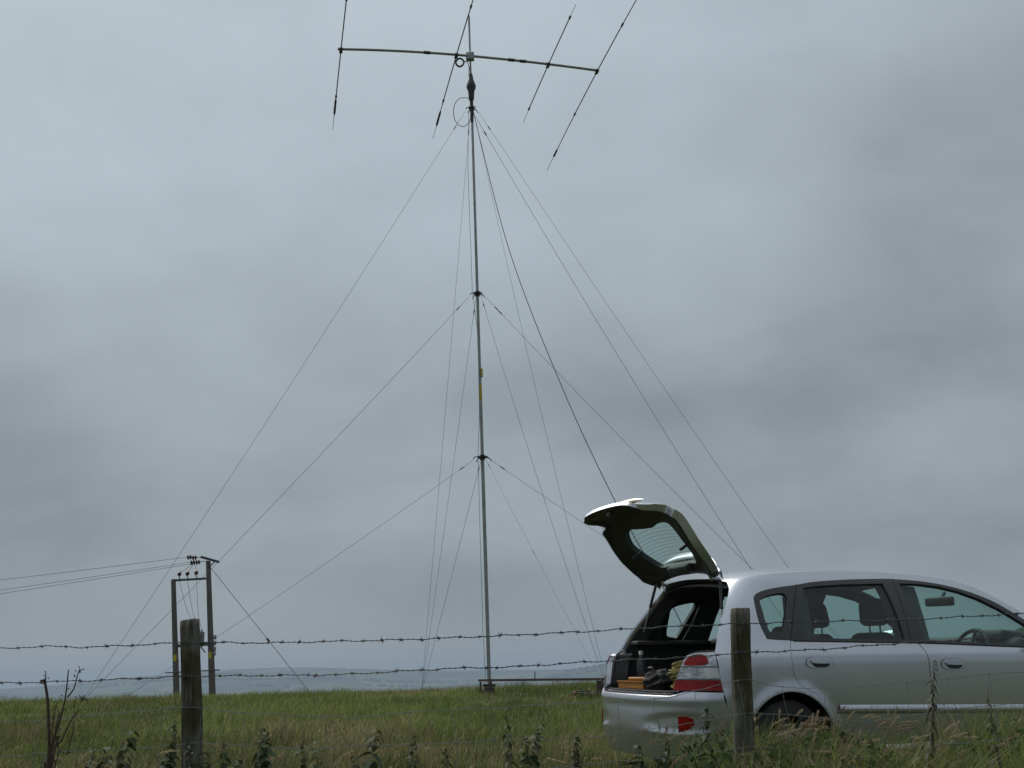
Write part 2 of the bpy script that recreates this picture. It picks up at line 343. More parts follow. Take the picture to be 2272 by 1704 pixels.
# ------------------------------------------------------------------ wooden fence posts
def fence_post(label, x, y, z0, z1, r, lean, crack=None, square=0.0, seed=0, slant=0.0):
    n, k = 48, 40
    V = []; F = []
    g = np.random.default_rng(seed); ph = g.uniform(0, 6.28, 6)
    for i in range(k + 1):
        tz = i / k; z = z0 + (z1 - z0) * tz
        for j in range(n):
            a = 2 * math.pi * j / n
            rr = r * (1.06 - 0.1 * tz)
            if square: rr = rr * ((abs(math.cos(a)) ** 5 + abs(math.sin(a)) ** 5) ** (-1 / 5)) ** square
            rr += 0.0022 * math.sin(5 * a + ph[0] + 2 * tz) + 0.0016 * math.sin(11 * a + ph[1] + 5 * tz) + 0.0025 * math.sin(3 * a + 9 * tz + ph[2])
            rr += 0.0012 * math.sin(17 * a + ph[3]) + 0.0008 * g.normal()
            if crack and z > crack[1]:
                rr -= 0.02 * math.exp(-((a - crack[0] - 0.12 * math.sin(9 * tz)) / 0.05) ** 2)
            if i == k: rr *= 0.965
            zz = z + (slant * math.cos(a) * r if i >= k - 1 else 0)
            V.append((x + lean * (z - z0) + rr * math.cos(a), y + rr * math.sin(a), zz))
    for i in range(k):
        for j in range(n):
            F.append((i * n + j, i * n + (j + 1) % n, (i + 1) * n + (j + 1) % n, (i + 1) * n + j))
    b0 = len(V)
    tx = x + lean * (z1 - z0)
    for q in (0.66, 0.33):
        for j in range(n):
            v = V[k * n + j]; V.append((tx + (v[0] - tx) * q, y + (v[1] - y) * q, v[2] - (1 - q) * slant * 0 + g.normal(0, 0.0012)))
    V.append((tx, y, z1))
    prev = k * n
    for q in range(2):
        cur = b0 + q * n
        for j in range(n): F.append((prev + j, prev + (j + 1) % n, cur + (j + 1) % n, cur + j))
        prev = cur
    for j in range(n): F.append((prev + j, prev + (j + 1) % n, len(V) - 1))
    m = bpy.data.materials.new('weathered_post'); m.use_nodes = True
    t = m.node_tree; b = t.nodes['Principled BSDF']; b.inputs['Roughness'].default_value = 0.9; b.inputs['Specular IOR Level'].default_value = 0.2
    tc = N(t, 'ShaderNodeTexCoord'); mp = N(t, 'ShaderNodeMapping'); L(t, tc.outputs['Object'], mp.inputs[0]); mp.inputs['Scale'].default_value = (9, 9, 0.7); mp.inputs['Location'].default_value = (seed * 3.3, 0, 0)
    n1 = N(t, 'ShaderNodeTexNoise', i_Scale=6.0, i_Detail=8.0, i_Roughness=0.65); L(t, mp.outputs[0], n1.inputs['Vector'])
    n2 = N(t, 'ShaderNodeTexNoise', i_Scale=5.0, i_Detail=6.0, i_Roughness=0.6); L(t, tc.outputs['Object'], n2.inputs['Vector'])
    grain = ramp(t, n1.outputs[0], [(0.32, (0.045, 0.04, 0.03)), (0.5, (0.10, 0.094, 0.075)), (0.68, (0.165, 0.16, 0.14))])
    moss = ramp(t, n1.outputs[0], [(0.35, (0.022, 0.022, 0.01)), (0.65, (0.07, 0.062, 0.032))])
    sp = N(t, 'ShaderNodeSeparateXYZ'); L(t, tc.outputs['Object'], sp.inputs[0])
    band = M_(t, 'SUBTRACT', n2.outputs[0], M_(t, 'MULTIPLY', M_(t, 'ABSOLUTE', M_(t, 'SUBTRACT', sp.outputs[2], 0.86)), 0.75))
    fac = ramp(t, band, [(0.3, (0, 0, 0)), (0.46, (1, 1, 1))])
    mx = N(t, 'ShaderNodeMix', data_type='RGBA'); L(t, fac, mx.inputs['Factor']); L(t, grain, mx.inputs['A']); L(t, moss, mx.inputs['B'])
    L(t, mx.outputs['Result'], b.inputs['Base Color'])
    bp = N(t, 'ShaderNodeBump', i_Strength=0.6, i_Distance=0.008); L(t, n1.outputs[0], bp.inputs['Height']); L(t, bp.outputs[0], b.inputs['Normal'])
    return tag(mesh('fence_post', V, F, m, smooth=True), label, 'fence post', 'posts of the barbed wire fence')
FY = 5.4
fence_post('round weathered fence post with a split top in front of the utility poles', -1.52, FY, -0.25, 1.166, 0.047, -0.063, crack=(-1.62, 1.05), seed=1, slant=0.09)
fence_post('squared mossy fence post in front of the silver car', 1.01, FY, -0.25, 1.143, 0.0455, 0.05, square=0.75, seed=2)
fence_post('weathered fence post beyond the dead dock stalks', -4.35, FY + 0.1, -0.25, 1.15, 0.047, 0.0, seed=3)
fence_post('weathered fence post past the nose of the silver car', 3.9, FY - 0.05, -0.25, 1.16, 0.047, 0.01, seed=4)

# ------------------------------------------------------------------ barbed wire and netting
def path(pts, step=0.02):
    xs = np.array([p[0] for p in pts]); zs = np.array([p[1] for p in pts])
    x = np.arange(xs[0], xs[-1], step)
    h = np.interp(x, xs, zs)
    ker = np.hanning(11); ker /= ker.sum()
    h = np.convolve(np.pad(h, 5, mode='edge'), ker, mode='valid')
    return x, h
def front_y(x):            # wires are stapled to the road side of the posts
    return FY - 0.052
barb_b = MB()
for s_ in (-1, 1):
    barb_b.tube([(s_ * 0.003 + 0.0035 * math.cos(t_), 0.0045 * math.sin(t_), 0.0045 * math.cos(t_)) for t_ in np.linspace(0, 6.0, 8)], 0.0012, 5)
for dx, dy, dz in ((0.007, 0.004, 0.014), (-0.006, -0.005, -0.013), (0.004, -0.011, 0.006), (-0.008, 0.010, 0.009)):
    barb_b.tube([(dx * 0.2, 0, 0), (dx, dy, dz)], [0.0013, 0.0004], 5)
barb0 = None
def barbed(label, pts, seed):
    global barb0
    g = np.random.default_rng(seed)
    x, h = path(pts, 0.012)
    h = h + 0.0022 * np.sin(x * 23 + seed) + 0.0015 * np.sin(x * 57 + 2 * seed)
    root = empty('barbed_wire', (0, FY - 0.052, 0.9))
    tag(root, label, 'barbed wire', 'strands of barbed wire along the fence')
    for s_ in (0, math.pi):
        w = MB(); P = []
        for xi, hi in zip(x, h):
            t_ = xi * 2 * math.pi / 0.05 + s_
            P.append((xi, 0.0017 * math.cos(t_), hi - 0.9 + 0.0019 * math.sin(t_)))
        w.tube(P, 0.00155, 5); w.build('wire_strand', 'wire', root)
    xb = x[0] + 0.03
    while xb < x[-1]:
        if barb0 is None: o = barb0 = barb_b.build('barb', 'wire', root)
        else:
            o = barb0.copy(); scene.collection.objects.link(o); o.parent = root
        o.location = (xb, 0, float(np.interp(xb, x, h)) - 0.9); s_ = g.uniform(0.85, 1.4)
        o.rotation_euler = (g.uniform(0, 6.28), g.normal(0, 0.15), g.normal(0, 0.15)); o.scale = (s_, s_, s_)
        xb += g.normal(0.1, 0.02)
b1 = [(-4.4, 1.07), (-2.53, 1.054), (-2.29, 1.06), (-2.11, 1.049), (-1.87, 1.052), (-1.61, 1.058), (-1.21, 1.044), (-0.86, 1.042), (-0.55, 1.04), (-0.04, 1.046), (0.32, 1.053), (0.68, 1.064), (1.08, 1.068), (1.42, 1.068), (1.86, 1.064), (2.46, 1.077), (3.95, 1.09)]
b2 = [(-4.4, 0.91), (-2.51, 0.893), (-2.08, 0.893), (-1.59, 0.9), (-1.25, 0.893), (-0.86, 0.886), (-0.34, 0.9), (-0.04, 0.898), (0.38, 0.913), (0.75, 0.917), (1.07, 0.933), (1.41, 0.936), (1.85, 0.956), (2.44, 0.97), (3.95, 0.98)]
barbed('upper strand of barbed wire stapled near the post tops', b1, 3)
barbed('lower strand of barbed wire above the stock netting', b2, 8)
nl = [[(-4.4, 0.76), (-2.5, 0.714), (-2.17, 0.723), (-1.85, 0.741), (-1.58, 0.766), (-1.33, 0.72), (-0.73, 0.69), (-0.34, 0.712), (0.09, 0.719), (0.31, 0.721), (0.7, 0.735), (0.87, 0.767), (1.07, 0.816), (1.22, 0.774), (1.39, 0.758), (1.61, 0.754), (1.83, 0.777), (2.15, 0.793), (2.42, 0.804), (3.95, 0.82)],
      [(-4.4, 0.6), (-2.48, 0.562), (-2.06, 0.572), (-1.56, 0.593), (-0.98, 0.552), (-0.34, 0.565), (0.3, 0.569), (0.7, 0.6), (1.05, 0.66), (1.17, 0.649), (1.59, 0.602), (2.4, 0.672), (3.95, 0.68)],
      [(-4.4, 0.45), (-1.55, 0.44), (-0.3, 0.42), (0.6, 0.46), (1.04, 0.50), (1.6, 0.46), (2.4, 0.52), (3.95, 0.53)],
      [(-4.4, 0.30), (-1.55, 0.29), (0, 0.28), (1.04, 0.33), (2.4, 0.36), (3.95, 0.37)],
      [(-4.4, 0.14), (-1.55, 0.13), (0, 0.13), (1.04, 0.16), (3.95, 0.2)]]
net = empty('wire_netting', (0, FY - 0.049, 0)); tag(net, 'sagging square wire stock netting stapled below the barbed strands', 'wire netting')
NX = []
for i, pts in enumerate(nl):
    x, h = path(pts, 0.02); h = h + 0.004 * np.sin(x * 9 + i * 2) + 0.0015 * np.sin(x * 41 + i)
    NX.append((x, h)); w = MB(); w.tube([(a_, 0, c_) for a_, c_ in zip(x, h)], 0.00155, 5); w.build('line_wire', 'netw', net)
xs_ = -4.3
while xs_ < 3.9:
    w = MB(); P = []
    for i, (x, h) in enumerate(NX):
        xx = xs_ + rng.normal(0, 0.012); zz = float(np.interp(xx, x, h)); P.append((xx, -0.003, zz))
        w.tube([(xx - 0.004, -0.002, zz), (xx, -0.004, zz + 0.004), (xx + 0.004, -0.002, zz)], 0.0022, 5)
    w.tube([(p[0] + d_, p[1], p[2] - e_) for p, q in zip(P[:-1], P[1:]) for d_, e_ in ((0, 0), (rng.normal(0, 0.006), (p[2] - q[2]) / 2))] + [P[-1]], 0.0012, 5)
    w.build('stay_wire', 'netw', net); xs_ += 0.2 + rng.normal(0, 0.006)

def staple(root, x, z):
    l = root.location
    MB().tube([(x - 0.012, 0.012, z - l.z + 0.006), (x - 0.011, -0.004, z - l.z + 0.005), (x + 0.011, -0.004, z - l.z - 0.005), (x + 0.012, 0.012, z - l.z - 0.006)], 0.0018, 5).build('staple', 'wire', root)
for o_ in [o for o in scene.objects if o.name.startswith('barbed_wire')]:
    p_ = b1 if 'upper' in o_['label'] else b2
    for x in (-1.6, 1.07): staple(o_, x, float(np.interp(x, [q[0] for q in p_], [q[1] for q in p_])))
for p_ in nl[:3]:
    for x in (-1.57, 1.06): staple(net, x, float(np.interp(x, [q[0] for q in p_], [q[1] for q in p_])))

# ------------------------------------------------------------------ utility poles
PY = 60.0
gz60 = float(ground_z(-17.5, 60)) - 0.4
hp = empty('utility_pole_pair', (-17.5, PY, gz60)); tag(hp, 'pair of weathered wooden utility poles with a small transformer slung between them', 'utility poles')
def L_(x, y, z): return (x + 17.5, y - PY, z - gz60)
MB().tube([L_(-18.9 + 0.08 * (6.3 - z) , PY, z) for z in (gz60, 1, 3, 5, 6.25, 6.33)], [0.19, 0.165, 0.15, 0.135, 0.128, 0.09], 16).build('pole', 'pole', hp)
MB().tube([L_(-17.03 + 0.075 * (7.3 - z), PY, z) for z in (gz60, 1, 3, 5, 7.2, 7.26)], [0.2, 0.175, 0.158, 0.145, 0.13, 0.1], 16).build('pole', 'pole', hp)
rr = Matrix.Rotation(R_(17), 3, 'Y')
MB().box(L_(-16.9, PY - 0.1, 7.33), (1.05, 0.14, 0.13), rr).build('cross_arm', 'darkmetal', hp, False)
MB().tube([L_(-16.95, PY - 0.1, 6.9), L_(-16.62, PY - 0.1, 7.22)], 0.03, 6).build('arm_brace', 'darkmetal', hp)
MB().box(L_(-17.92, PY - 0.16, 6.27), (1.72, 0.09, 0.11), Matrix.Rotation(R_(-1.7), 3, 'Y')).build('insulator_beam', 'darkmetal', hp, False)
MB().box(L_(-17.55, PY - 0.2, 2.77), (1.75, 0.11, 0.17), Matrix.Rotation(R_(-1.5), 3, 'Y')).build('transformer_beam', 'darkmetal', hp, False)
for x in (-18.35, -16.92):
    MB().tube([L_(x + (0.1 if x < -18 else -0.0), PY - 0.2, 2.35), L_(x + (0.35 if x < -18 else -0.28), PY - 0.2, 2.72)], 0.035, 6).build('beam_brace', 'darkmetal', hp)
tf = MB().box(L_(-17.24, PY - 0.3, 3.14), (0.42, 0.4, 0.6)).build('transformer', 'grey', hp, False)
for k in range(3):
    MB().lathe([(0.03, 0), (0.05, 0.03), (0.03, 0.06), (0.05, 0.09), (0.02, 0.13)], 10, Matrix.Translation(L_(-17.36 + 0.12 * k, PY - 0.3, 3.44))).build('bushing', 'brown', tf)
for k in range(5):
    MB().box(L_(-17.4 + 0.08 * k, PY - 0.515, 3.1), (0.02, 0.05, 0.42)).build('cooling_fin', 'grey', tf, False)
tops = []
for k, (x, z) in enumerate(((-18.53, 6.59), (-18.09, 6.60), (-17.61, 6.63))):
    i_ = MB().lathe([(0.02, -0.26), (0.02, -0.12), (0.085, -0.1), (0.11, -0.02), (0.1, 0.03), (0.12, 0.06), (0.07, 0.11), (0.0, 0.13)], 14, Matrix.Translation(L_(x, PY - 0.16, z)))
    i_.build('pin_insulator', 'brown', hp); tops.append((x, z))
    MB().tube([L_(x - 0.06, PY - 0.2, z - 0.08), L_(x + 0.12, PY - 0.2, z - 0.32)], 0.014, 5).build('arcing_horn', 'darkmetal', hp)
for (x, z) in ((-17.98, 7.47), (-17.70, 7.44), (-17.78, 7.17), (-17.5, 7.18)):
    Mx = Matrix.Translation(L_(x, PY - 0.3, z)) @ Matrix.Rotation(R_(84), 4, 'Y')
    i_ = MB().lathe([(0.02, -0.14), (0.13, -0.10), (0.14, -0.06), (0.05, -0.03), (0.05, 0.02), (0.13, 0.04), (0.14, 0.07), (0.03, 0.12), (0.02, 0.16)], 14, Mx)
    i_.build('strain_insulator', 'brown', hp)
MB().tube([L_(-17.6, PY - 0.3, 7.45), L_(-17.2, PY - 0.2, 7.45)], 0.02, 5).build('strain_link', 'darkmetal', hp)
MB().tube([L_(-17.4, PY - 0.3, 7.2), L_(-17.0, PY - 0.2, 7.25)], 0.02, 5).build('strain_link', 'darkmetal', hp)
for k, (x, z) in enumerate(tops):
    x0, z0 = ((-17.9, 7.1), (-17.8, 7.1), (-17.72, 7.1))[k]
    P = [L_(x0 + (x - x0) * q, PY - 0.2, z0 + (z + 0.12 - z0) * q - 0.1 * math.sin(math.pi * q) * (1 if k < 2 else -0.5)) for q in np.linspace(0, 1, 9)]
    MB().tube(P, 0.012, 5).build('jumper_wire', 'wire', hp)
    P = [L_(x + (-17.36 + 0.12 * k - x) * q ** 1.6 + 0.04 * math.sin(6 * q), PY - 0.25, z - 0.05 + (3.57 - z) * q) for q in np.linspace(0, 1, 12)]
    MB().tube(P, 0.01, 5).build('drop_wire', 'wire', hp)
for x, z in ((-18.54, 2.12), (-16.65, 2.21)):
    MB().box(L_(x, PY - 0.19, z), (0.17, 0.02, 0.34)).build('warning_sign', 'yellow', hp, False)
for z in (3.15, 2.85, 2.55, 2.3):
    MB().lathe([(0.04, -0.13), (0.08, -0.06), (0.085, 0.05), (0.05, 0.12)], 10, Matrix.Translation(L_(-16.43, PY - 0.16, z))).build('cable_fitting', 'steel', hp)
MB().tube([L_(-19.0, PY - 0.22, 1.36), L_(-16.1, PY - 0.22, 1.43)], 0.035, 6).build('climbing_guard', 'darkmetal', hp)
so = empty('stay_wire', (-11.0, PY - 1, float(ground_z(-11, 59)))); tag(so, 'steel stay wire slanting down from the taller utility pole', 'stay wire')
sl = so.location
p0 = Vector((-16.9, PY - 0.1, 6.95)); p1 = Vector((-9.6, PY - 3, -1.2))
MB().tube([p0 - sl, p1 - sl], 0.016, 5).build('wire_strand', 'wire', so)
pm = p0.lerp(p1, 0.5)
d_ = (p1 - p0).normalized()
MB().tube([pm - sl - d_ * 0.14, pm - sl - d_ * 0.1, pm - sl + d_ * 0.1, pm - sl + d_ * 0.14], [0.03, 0.06, 0.06, 0.03], 8).build('stay_insulator', 'brown', so)
for k, (x0, z0, z1) in enumerate(((-18.1, 7.48, 5.7), (-17.9, 7.2, 4.95), (-17.75, 7.12, 4.75))):
    P = []
    for q in np.linspace(0, 1, 30):
        P.append((x0 - 42 * q, PY - 0.3 - (3 - 1.2 * k) * q, z0 - (z0 - z1) * q * 1.9 - 1.2 * q * (1 - q)))
    tag(MB().tube(P, 0.013, 5).build('overhead_line', 'wire'), ('overhead power line reaching the upper strain insulators on the poles', 'overhead power line between the other two lines at the poles', 'lowest overhead power line strung from the poles')[k], 'power line', 'power lines running to the utility poles')

# ------------------------------------------------------------------ mast and antenna
MY = 17.8
mx_ = lambda z: -0.50 + (z - 0.6) * (-0.096 / 11.3)
gzm = float(ground_z(-0.5, MY))
mast = empty('antenna_mast', (-0.5, MY, gzm)); tag(mast, 'tall slim guyed pole mast carrying the beam antenna', 'mast')
lm = lambda z: (mx_(z) + 0.5, 0, z - gzm)
for z0, z1, r, mt in ((gzm - 0.02, 4.36, 0.0305, 'alu'), (4.2, 5.75, 0.028, 'alu'), (5.7, 8.3, 0.0262, 'alu'), (8.2, 10.95, 0.0245, 'alu'), (11.45, 12.77, 0.0195, 'alu')):
    MB().tube([lm(z0), lm((z0 + z1) / 2), lm(z1)], r, 12).build('mast_tube', mt, mast)
for z, w in ((4.355, 0.16), (7.255, 0.13), (10.838, 0.11)):
    c = Vector(lm(z)); b = MB()
    b.lathe([(0.034, -0.05), (0.042, -0.045), (0.042, 0.045), (0.034, 0.05)], 14, Matrix.Translation(c))
    b.lathe([(0.03, -0.006), (w * 0.7, -0.004), (w * 0.7, 0.004), (0.03, 0.008)], 4, Matrix.Translation(c) @ Matrix.Rotation(R_(35), 4, 'Z'))
    for q in range(4):
        a_ = R_(35 + 90 * q); b.tube([c + Vector((0.05 * math.cos(a_), 0.05 * math.sin(a_), 0.02)), c + Vector((w * math.cos(a_), w * math.sin(a_), -0.01)), c + Vector((w * 1.15 * math.cos(a_), w * 1.15 * math.sin(a_), -0.05))], 0.008, 6)
    b.build('guy_collar', 'black', mast)
MB().tube([lm(10.55), lm(10.72), lm(10.8), lm(11.05)], [0.027, 0.033, 0.036, 0.031], 12).build('top_sleeve', 'black', mast)
MB().lathe([(0.03, 10.98 - gzm), (0.05, 11.03 - gzm), (0.055, 11.1 - gzm), (0.062, 11.2 - gzm), (0.085, 11.25 - gzm), (0.09, 11.3 - gzm), (0.072, 11.36 - gzm), (0.045, 11.44 - gzm), (0.036, 11.52 - gzm), (0.02, 11.56 - gzm)], 16, Matrix.Translation((mx_(11.2) + 0.5, 0, 0))).build('rotator', 'black', mast)
MB().tube([lm(5.33), lm(5.62)], 0.0295, 12, False).build('tape_band', 'yellow', mast)
MB().box(Vector(lm(5.82)) + Vector((0.035, -0.02, 0)), (0.035, 0.05, 0.14)).build('clip', 'yellow', mast, False)
rbox('base_clamp', Vector(lm(gzm + 0.06)), (0.16, 0.16, 0.1), 'darkmetal', mast, 0.02)
MB().box(Vector(lm(gzm + 0.13)) + Vector((0, -0.02, 0)), (0.2, 0.06, 0.04)).build('pivot_plate', 'rust', mast, False)

BO = Vector((mx_(11.895), MY, 11.895))
e_ = Vector((-.215, .977, 0)); bd = Vector((.977, .215, 0)); e_.normalize(); bd.normalize()
ant = empty('beam_antenna', BO); tag(ant, 'four element beam antenna with a long boom on top of the mast', 'antenna')
def bdrop(t_): return -0.018 * t_ * t_ if t_ < 0 else -0.011 * t_ * t_
boom_off = Vector((0, -0.045, 0))
MB().tube([boom_off + bd * t_ + Vector((0, 0, bdrop(t_))) for t_ in np.linspace(-2.42, 2.46, 21)], 0.024, 12).build('boom', 'alu', ant)
for t_ in (-0.8, 0.78, 1.0):
    MB().tube([boom_off + bd * (t_ - 0.06) + Vector((0, 0, bdrop(t_))), boom_off + bd * (t_ + 0.06) + Vector((0, 0, bdrop(t_)))], 0.031, 10).build('boom_clamp', 'darkmetal', ant)
rbox('mast_bracket', (0, -0.02, 0), (0.15, 0.1, 0.15), 'alu', ant, 0.012)
MB().tube([(-0.19 + 0.075 * math.cos(q) , -0.06 + 0.008 * math.sin(3 * q), -0.14 + 0.08 * math.sin(q)) for q in np.linspace(0, 2 * math.pi * 4, 90)], 0.017, 6).build('coax_choke', 'black', ant)
MB().tube([(-0.13, -0.05, -0.10), (-0.05, -0.05, -0.13), (-0.02, -0.05, -0.25), (-0.03, -0.045, -0.42)], 0.008, 6).build('feeder_tail', 'black', ant)
for t_, Lf, Ln, traps, tip in ((-2.36, 2.85, 3.6, ((1.7, 2.25),), 2.32), (-0.26, 3.1, 3.8, ((2.0, 2.55),), 2.6), (1.48, 2.15, 2.0, (), 1.6), (2.43, 3.98, 4.1, ((3.05, 3.35),), 3.4)):
    o = boom_off + bd * t_ + Vector((0, 0, bdrop(t_) - 0.035))
    el_ = MB(); pt = []; rd = []
    for s_ in np.linspace(-Ln, Lf, 33):
        q = abs(s_) / 4.1
        pt.append(o + e_ * s_ + Vector((0, 0, -0.12 * q * q))); rd.append(0.011 if abs(s_) < 1.6 else (0.0092 if abs(s_) < tip else 0.005))
    eo = el_.tube(pt, rd, 8).build('element', 'element', ant)
    MB().box(o + Vector((0, 0, 0.01)), (0.06, 0.12, 0.05), Matrix.Rotation(R_(12), 3, 'Z')).build('element_clamp', 'black', eo, False)
    for sg in (-1, 1):
        for (ta, tb) in traps:
            P = [o + e_ * (sg * s_) + Vector((0, 0, -0.12 * (s_ / 4.1) ** 2)) for s_ in (ta, ta + 0.04, (ta + tb) / 2 - 0.03, (ta + tb) / 2 + 0.03, tb - 0.04, tb)]
            MB().tube(P, [0.016, 0.022, 0.022, 0.024, 0.024, 0.015], 8).build('trap', 'black', eo)
        MB().tube([o + e_ * (sg * 1.55) + Vector((0, 0, -0.017)), o + e_ * (sg * 1.63) + Vector((0, 0, -0.018))], 0.02, 8).build('joint_clamp', 'darkmetal', eo)

def anchor(label, x, y):
    z = float(ground_z(x, y))
    return Vector((x, y, z + 0.05)), tag(MB().tube([(x - 0.04, y, z - 0.1), (x, y, z + 0.08), (x + 0.02, y, z + 0.12)], [0.012, 0.014, 0.014], 8).build('ground_stake', 'rust'), label, 'ground stake', 'iron stakes holding the guy ropes')
AL, _ = anchor('iron stake holding the guy ropes that run towards the utility poles', -7.05, 18.0)
ABk, _ = anchor('iron stake holding the guy ropes on the far slope behind the mast', -1.95, 22.0)
AR, _ = anchor('iron stake for the guy ropes that pass behind the car roof', 5.85, 19.0)
AR2, _ = anchor('second iron stake for the ropes that pass behind the car', 5.35, 20.0)
AF, _ = anchor('iron stake holding the guy ropes beside the rusty rail', 1.22, 15.4)
def guy(label, z, w, to, sag=0.0, m='rope', r=0.0042, knot=None):
    to = Vector(to); c = Vector((mx_(z), MY, z - 0.05)); d = (to - c); d.z = 0; d.normalize(); c = c + d * w
    P = [c.lerp(to, q) - Vector((0, 0, sag * 4 * q * (1 - q))) for q in np.linspace(0, 1, 17 if sag else 2)]
    root = empty('guy_rope', to); tag(root, label, 'guy rope', 'guy ropes of the mast')
    MB().tube([p - to for p in P], r * 0.7, 5).build('rope', m, root)
    for q in ([0.03] + ([knot] if knot else [])):
        a_ = c.lerp(to, q) - Vector((0, 0, sag * 4 * q * (1 - q))); n_ = (to - c).normalized()
        MB().tube([a_ - to - n_ * 0.05, a_ - to - n_ * 0.03, a_ - to + n_ * 0.03, a_ - to + n_ * 0.05], [r, r * 2.1, r * 2.1, r], 6).build('knot', 'black' if q < 0.1 else m, root)
guy('guy rope from the top mast collar slanting down towards the utility poles', 10.838, 0.12, AL, 0.08)
guy('guy rope from the top mast collar down to the far slope behind the mast', 10.838, 0.1, ABk, 0.05)
guy('guy rope from the top mast collar passing behind the middle of the car roof', 10.838, 0.12, AR, 0.1, r=0.0042)
guy('guy rope from the top mast collar passing close behind the raised tailgate', 10.75, 0.06, AR2, 0.16, r=0.0055)
guy('thin teal guy rope from the top mast collar down beside the rusty rail', 10.8, 0.06, AF, 0.22, 'teal', 0.0038)
guy('guy rope from the middle mast collar slanting towards the utility poles', 7.255, 0.15, AL, 0.05, r=0.0045)
guy('guy rope from the middle mast collar down to the far slope behind the mast', 7.255, 0.1, ABk, 0.04)
guy('guy rope from the middle mast collar towards the back of the car', 7.255, 0.14, AR, 0.1, knot=0.04, r=0.0045)
guy('guy rope from the middle mast collar down beside the rusty rail', 7.255, 0.1, AF, 0.12)
guy('guy rope from the lowest mast collar slanting towards the utility poles', 4.355, 0.17, AL + Vector((0.5, 0.3, 0)), 0.05)
guy('guy rope from the lowest mast collar down to the far slope behind the mast', 4.355, 0.1, ABk, 0.02)
guy('guy rope from the lowest mast collar running behind the raised tailgate', 4.355, 0.17, AR2, 0.04)
guy('thin teal guy rope from the lowest mast collar with a knot halfway', 4.355, 0.1, AF, 0.02, 'teal', 0.0026, knot=0.43)
ctl = [Vector((mx_(10.8) + 0.03, MY - 0.03, 10.75)), Vector((0.02, 17.2, 7.81)), Vector((0.78, 16.4, 5.17)), Vector((1.45, 15.6, 3.21)), Vector((2.03, 14.8, 1.75)), Vector((2.45, 14.0, 0.40))]
P = []
for i in range(len(ctl) - 1):
    p0, p1, p2, p3 = ctl[max(i - 1, 0)], ctl[i], ctl[i + 1], ctl[min(i + 2, len(ctl) - 1)]
    for q in np.linspace(0, 1, 8, endpoint=i == len(ctl) - 2):
        P.append(0.5 * ((2 * p1) + (p2 - p0) * q + (2 * p0 - 5 * p1 + 4 * p2 - p3) * q * q + (3 * p1 - p0 - 3 * p2 + p3) * q ** 3))
cx = empty('coaxial_cable', P[-1]); tag(cx, 'black feeder cable hanging in a curve from the mast top to behind the car', 'cable')
MB().tube([p - P[-1] for p in P], 0.0062, 6).build('cable', 'black', cx)
lo = [Vector((mx_(11) + 0.0, MY - 0.04, 11.02)) + Vector((-0.165 + 0.165 * math.cos(q), -0.02, -0.28 + 0.29 * math.sin(q))) for q in np.linspace(1.5, 6.0, 26)]
lo = [Vector((mx_(11) + 0.02, MY - 0.035, 11.03))] + lo + [Vector((mx_(10.6) + 0.0, MY - 0.03, 10.55))]
MB().tube([p - P[-1] for p in lo], 0.0065, 6).build('drip_loop', 'black', cx)
hl = empty('halyard', (mx_(0.7) - 0.07, MY - 0.05, 0.6)); tag(hl, 'pale teal halyard hanging down beside the mast tube', 'rope')
HP = [(-0.06, 10.7), (-0.1, 9.6), (-0.085, 7.3), (-0.02, 6.6), (0.0, 6.4), (-0.03, 5.0), (-0.07, 4.4), (-0.075, 3.0), (-0.075, 1.5), (-0.05, 0.62)]
MB().tube([Vector((mx_(z) + dx, MY - 0.045, z)) - hl.location for dx, z in HP], 0.0042, 5).build('rope', 'teal', hl)

# rusty tilt frame beside the mast foot, kit bag on the grass
fr = empty('rusty_rail', (1.1, 16.1, float(ground_z(1.1, 16.1)))); tag(fr, 'low rusty steel rail on legs reaching from the mast foot towards the car', 'rail')
fl = fr.location
pA, pB = Vector((-0.66, 17.75, 0.762)), Vector((2.6, 14.7, 0.72))
u_ = (pB - pA).normalized()
MB().box((pA + pB) / 2 - fl, ((pB - pA).length, 0.04, 0.034), u_.to_track_quat('X', 'Z').to_matrix()).build('rail_bar', 'rust', fr, False)
for q, w in ((pA + u_ * 0.03, 0.03), (pA + u_ * 0.26, 0.035)):
    z = float(ground_z(q.x, q.y)); MB().box(Vector((q.x, q.y, (q.z + z) / 2 - 0.04)) - fl, (w, 0.05, q.z - z + 0.04)).build('leg', 'rust', fr, False)
q = pA + u_ * ((1.13 + 0.66) / u_.x); z = float(ground_z(q.x, q.y))
MB().box(Vector((q.x, q.y, (q.z + z) / 2 - 0.05)) - fl, (0.1, 0.08, q.z - z + 0.06)).build('leg', 'rust', fr, False)
MB().box(pA - fl + u_ * 0.15 + Vector((0, 0, -0.17)), (0.3, 0.07, 0.03), u_.to_track_quat('X', 'Z').to_matrix()).build('foot_bar', 'rust', fr, False)
MB().tube([pA + u_ * 1.2 - fl, pA + u_ * 1.2 - fl + Vector((0, 0, 0.12))], 0.008, 6).build('pin', 'rust', fr)
bz = float(ground_z(0.88, 16.2))
bag = empty('kit_bag', (0.88, 16.2, bz)); tag(bag, 'black kit bag with an orange flap lying on the grass by the rusty rail', 'bag')
rbox('bag_body', (0.02, 0, 0.045), (0.40, 0.2, 0.11), 'camo', bag, 0.05)
rbox('flap', (-0.10, -0.05, 0.085), (0.08, 0.1, 0.045), 'redbag', bag, 0.025)
rbox('side_pocket', (0.14, -0.07, 0.06), (0.14, 0.1, 0.08), 'black', bag, 0.03)
MB().tube([(-0.16, -0.06, 0.09), (-0.05, -0.09, 0.115), (0.08, -0.1, 0.11), (0.17, -0.04, 0.09)], 0.012, 6).build('strap', 'black', bag)

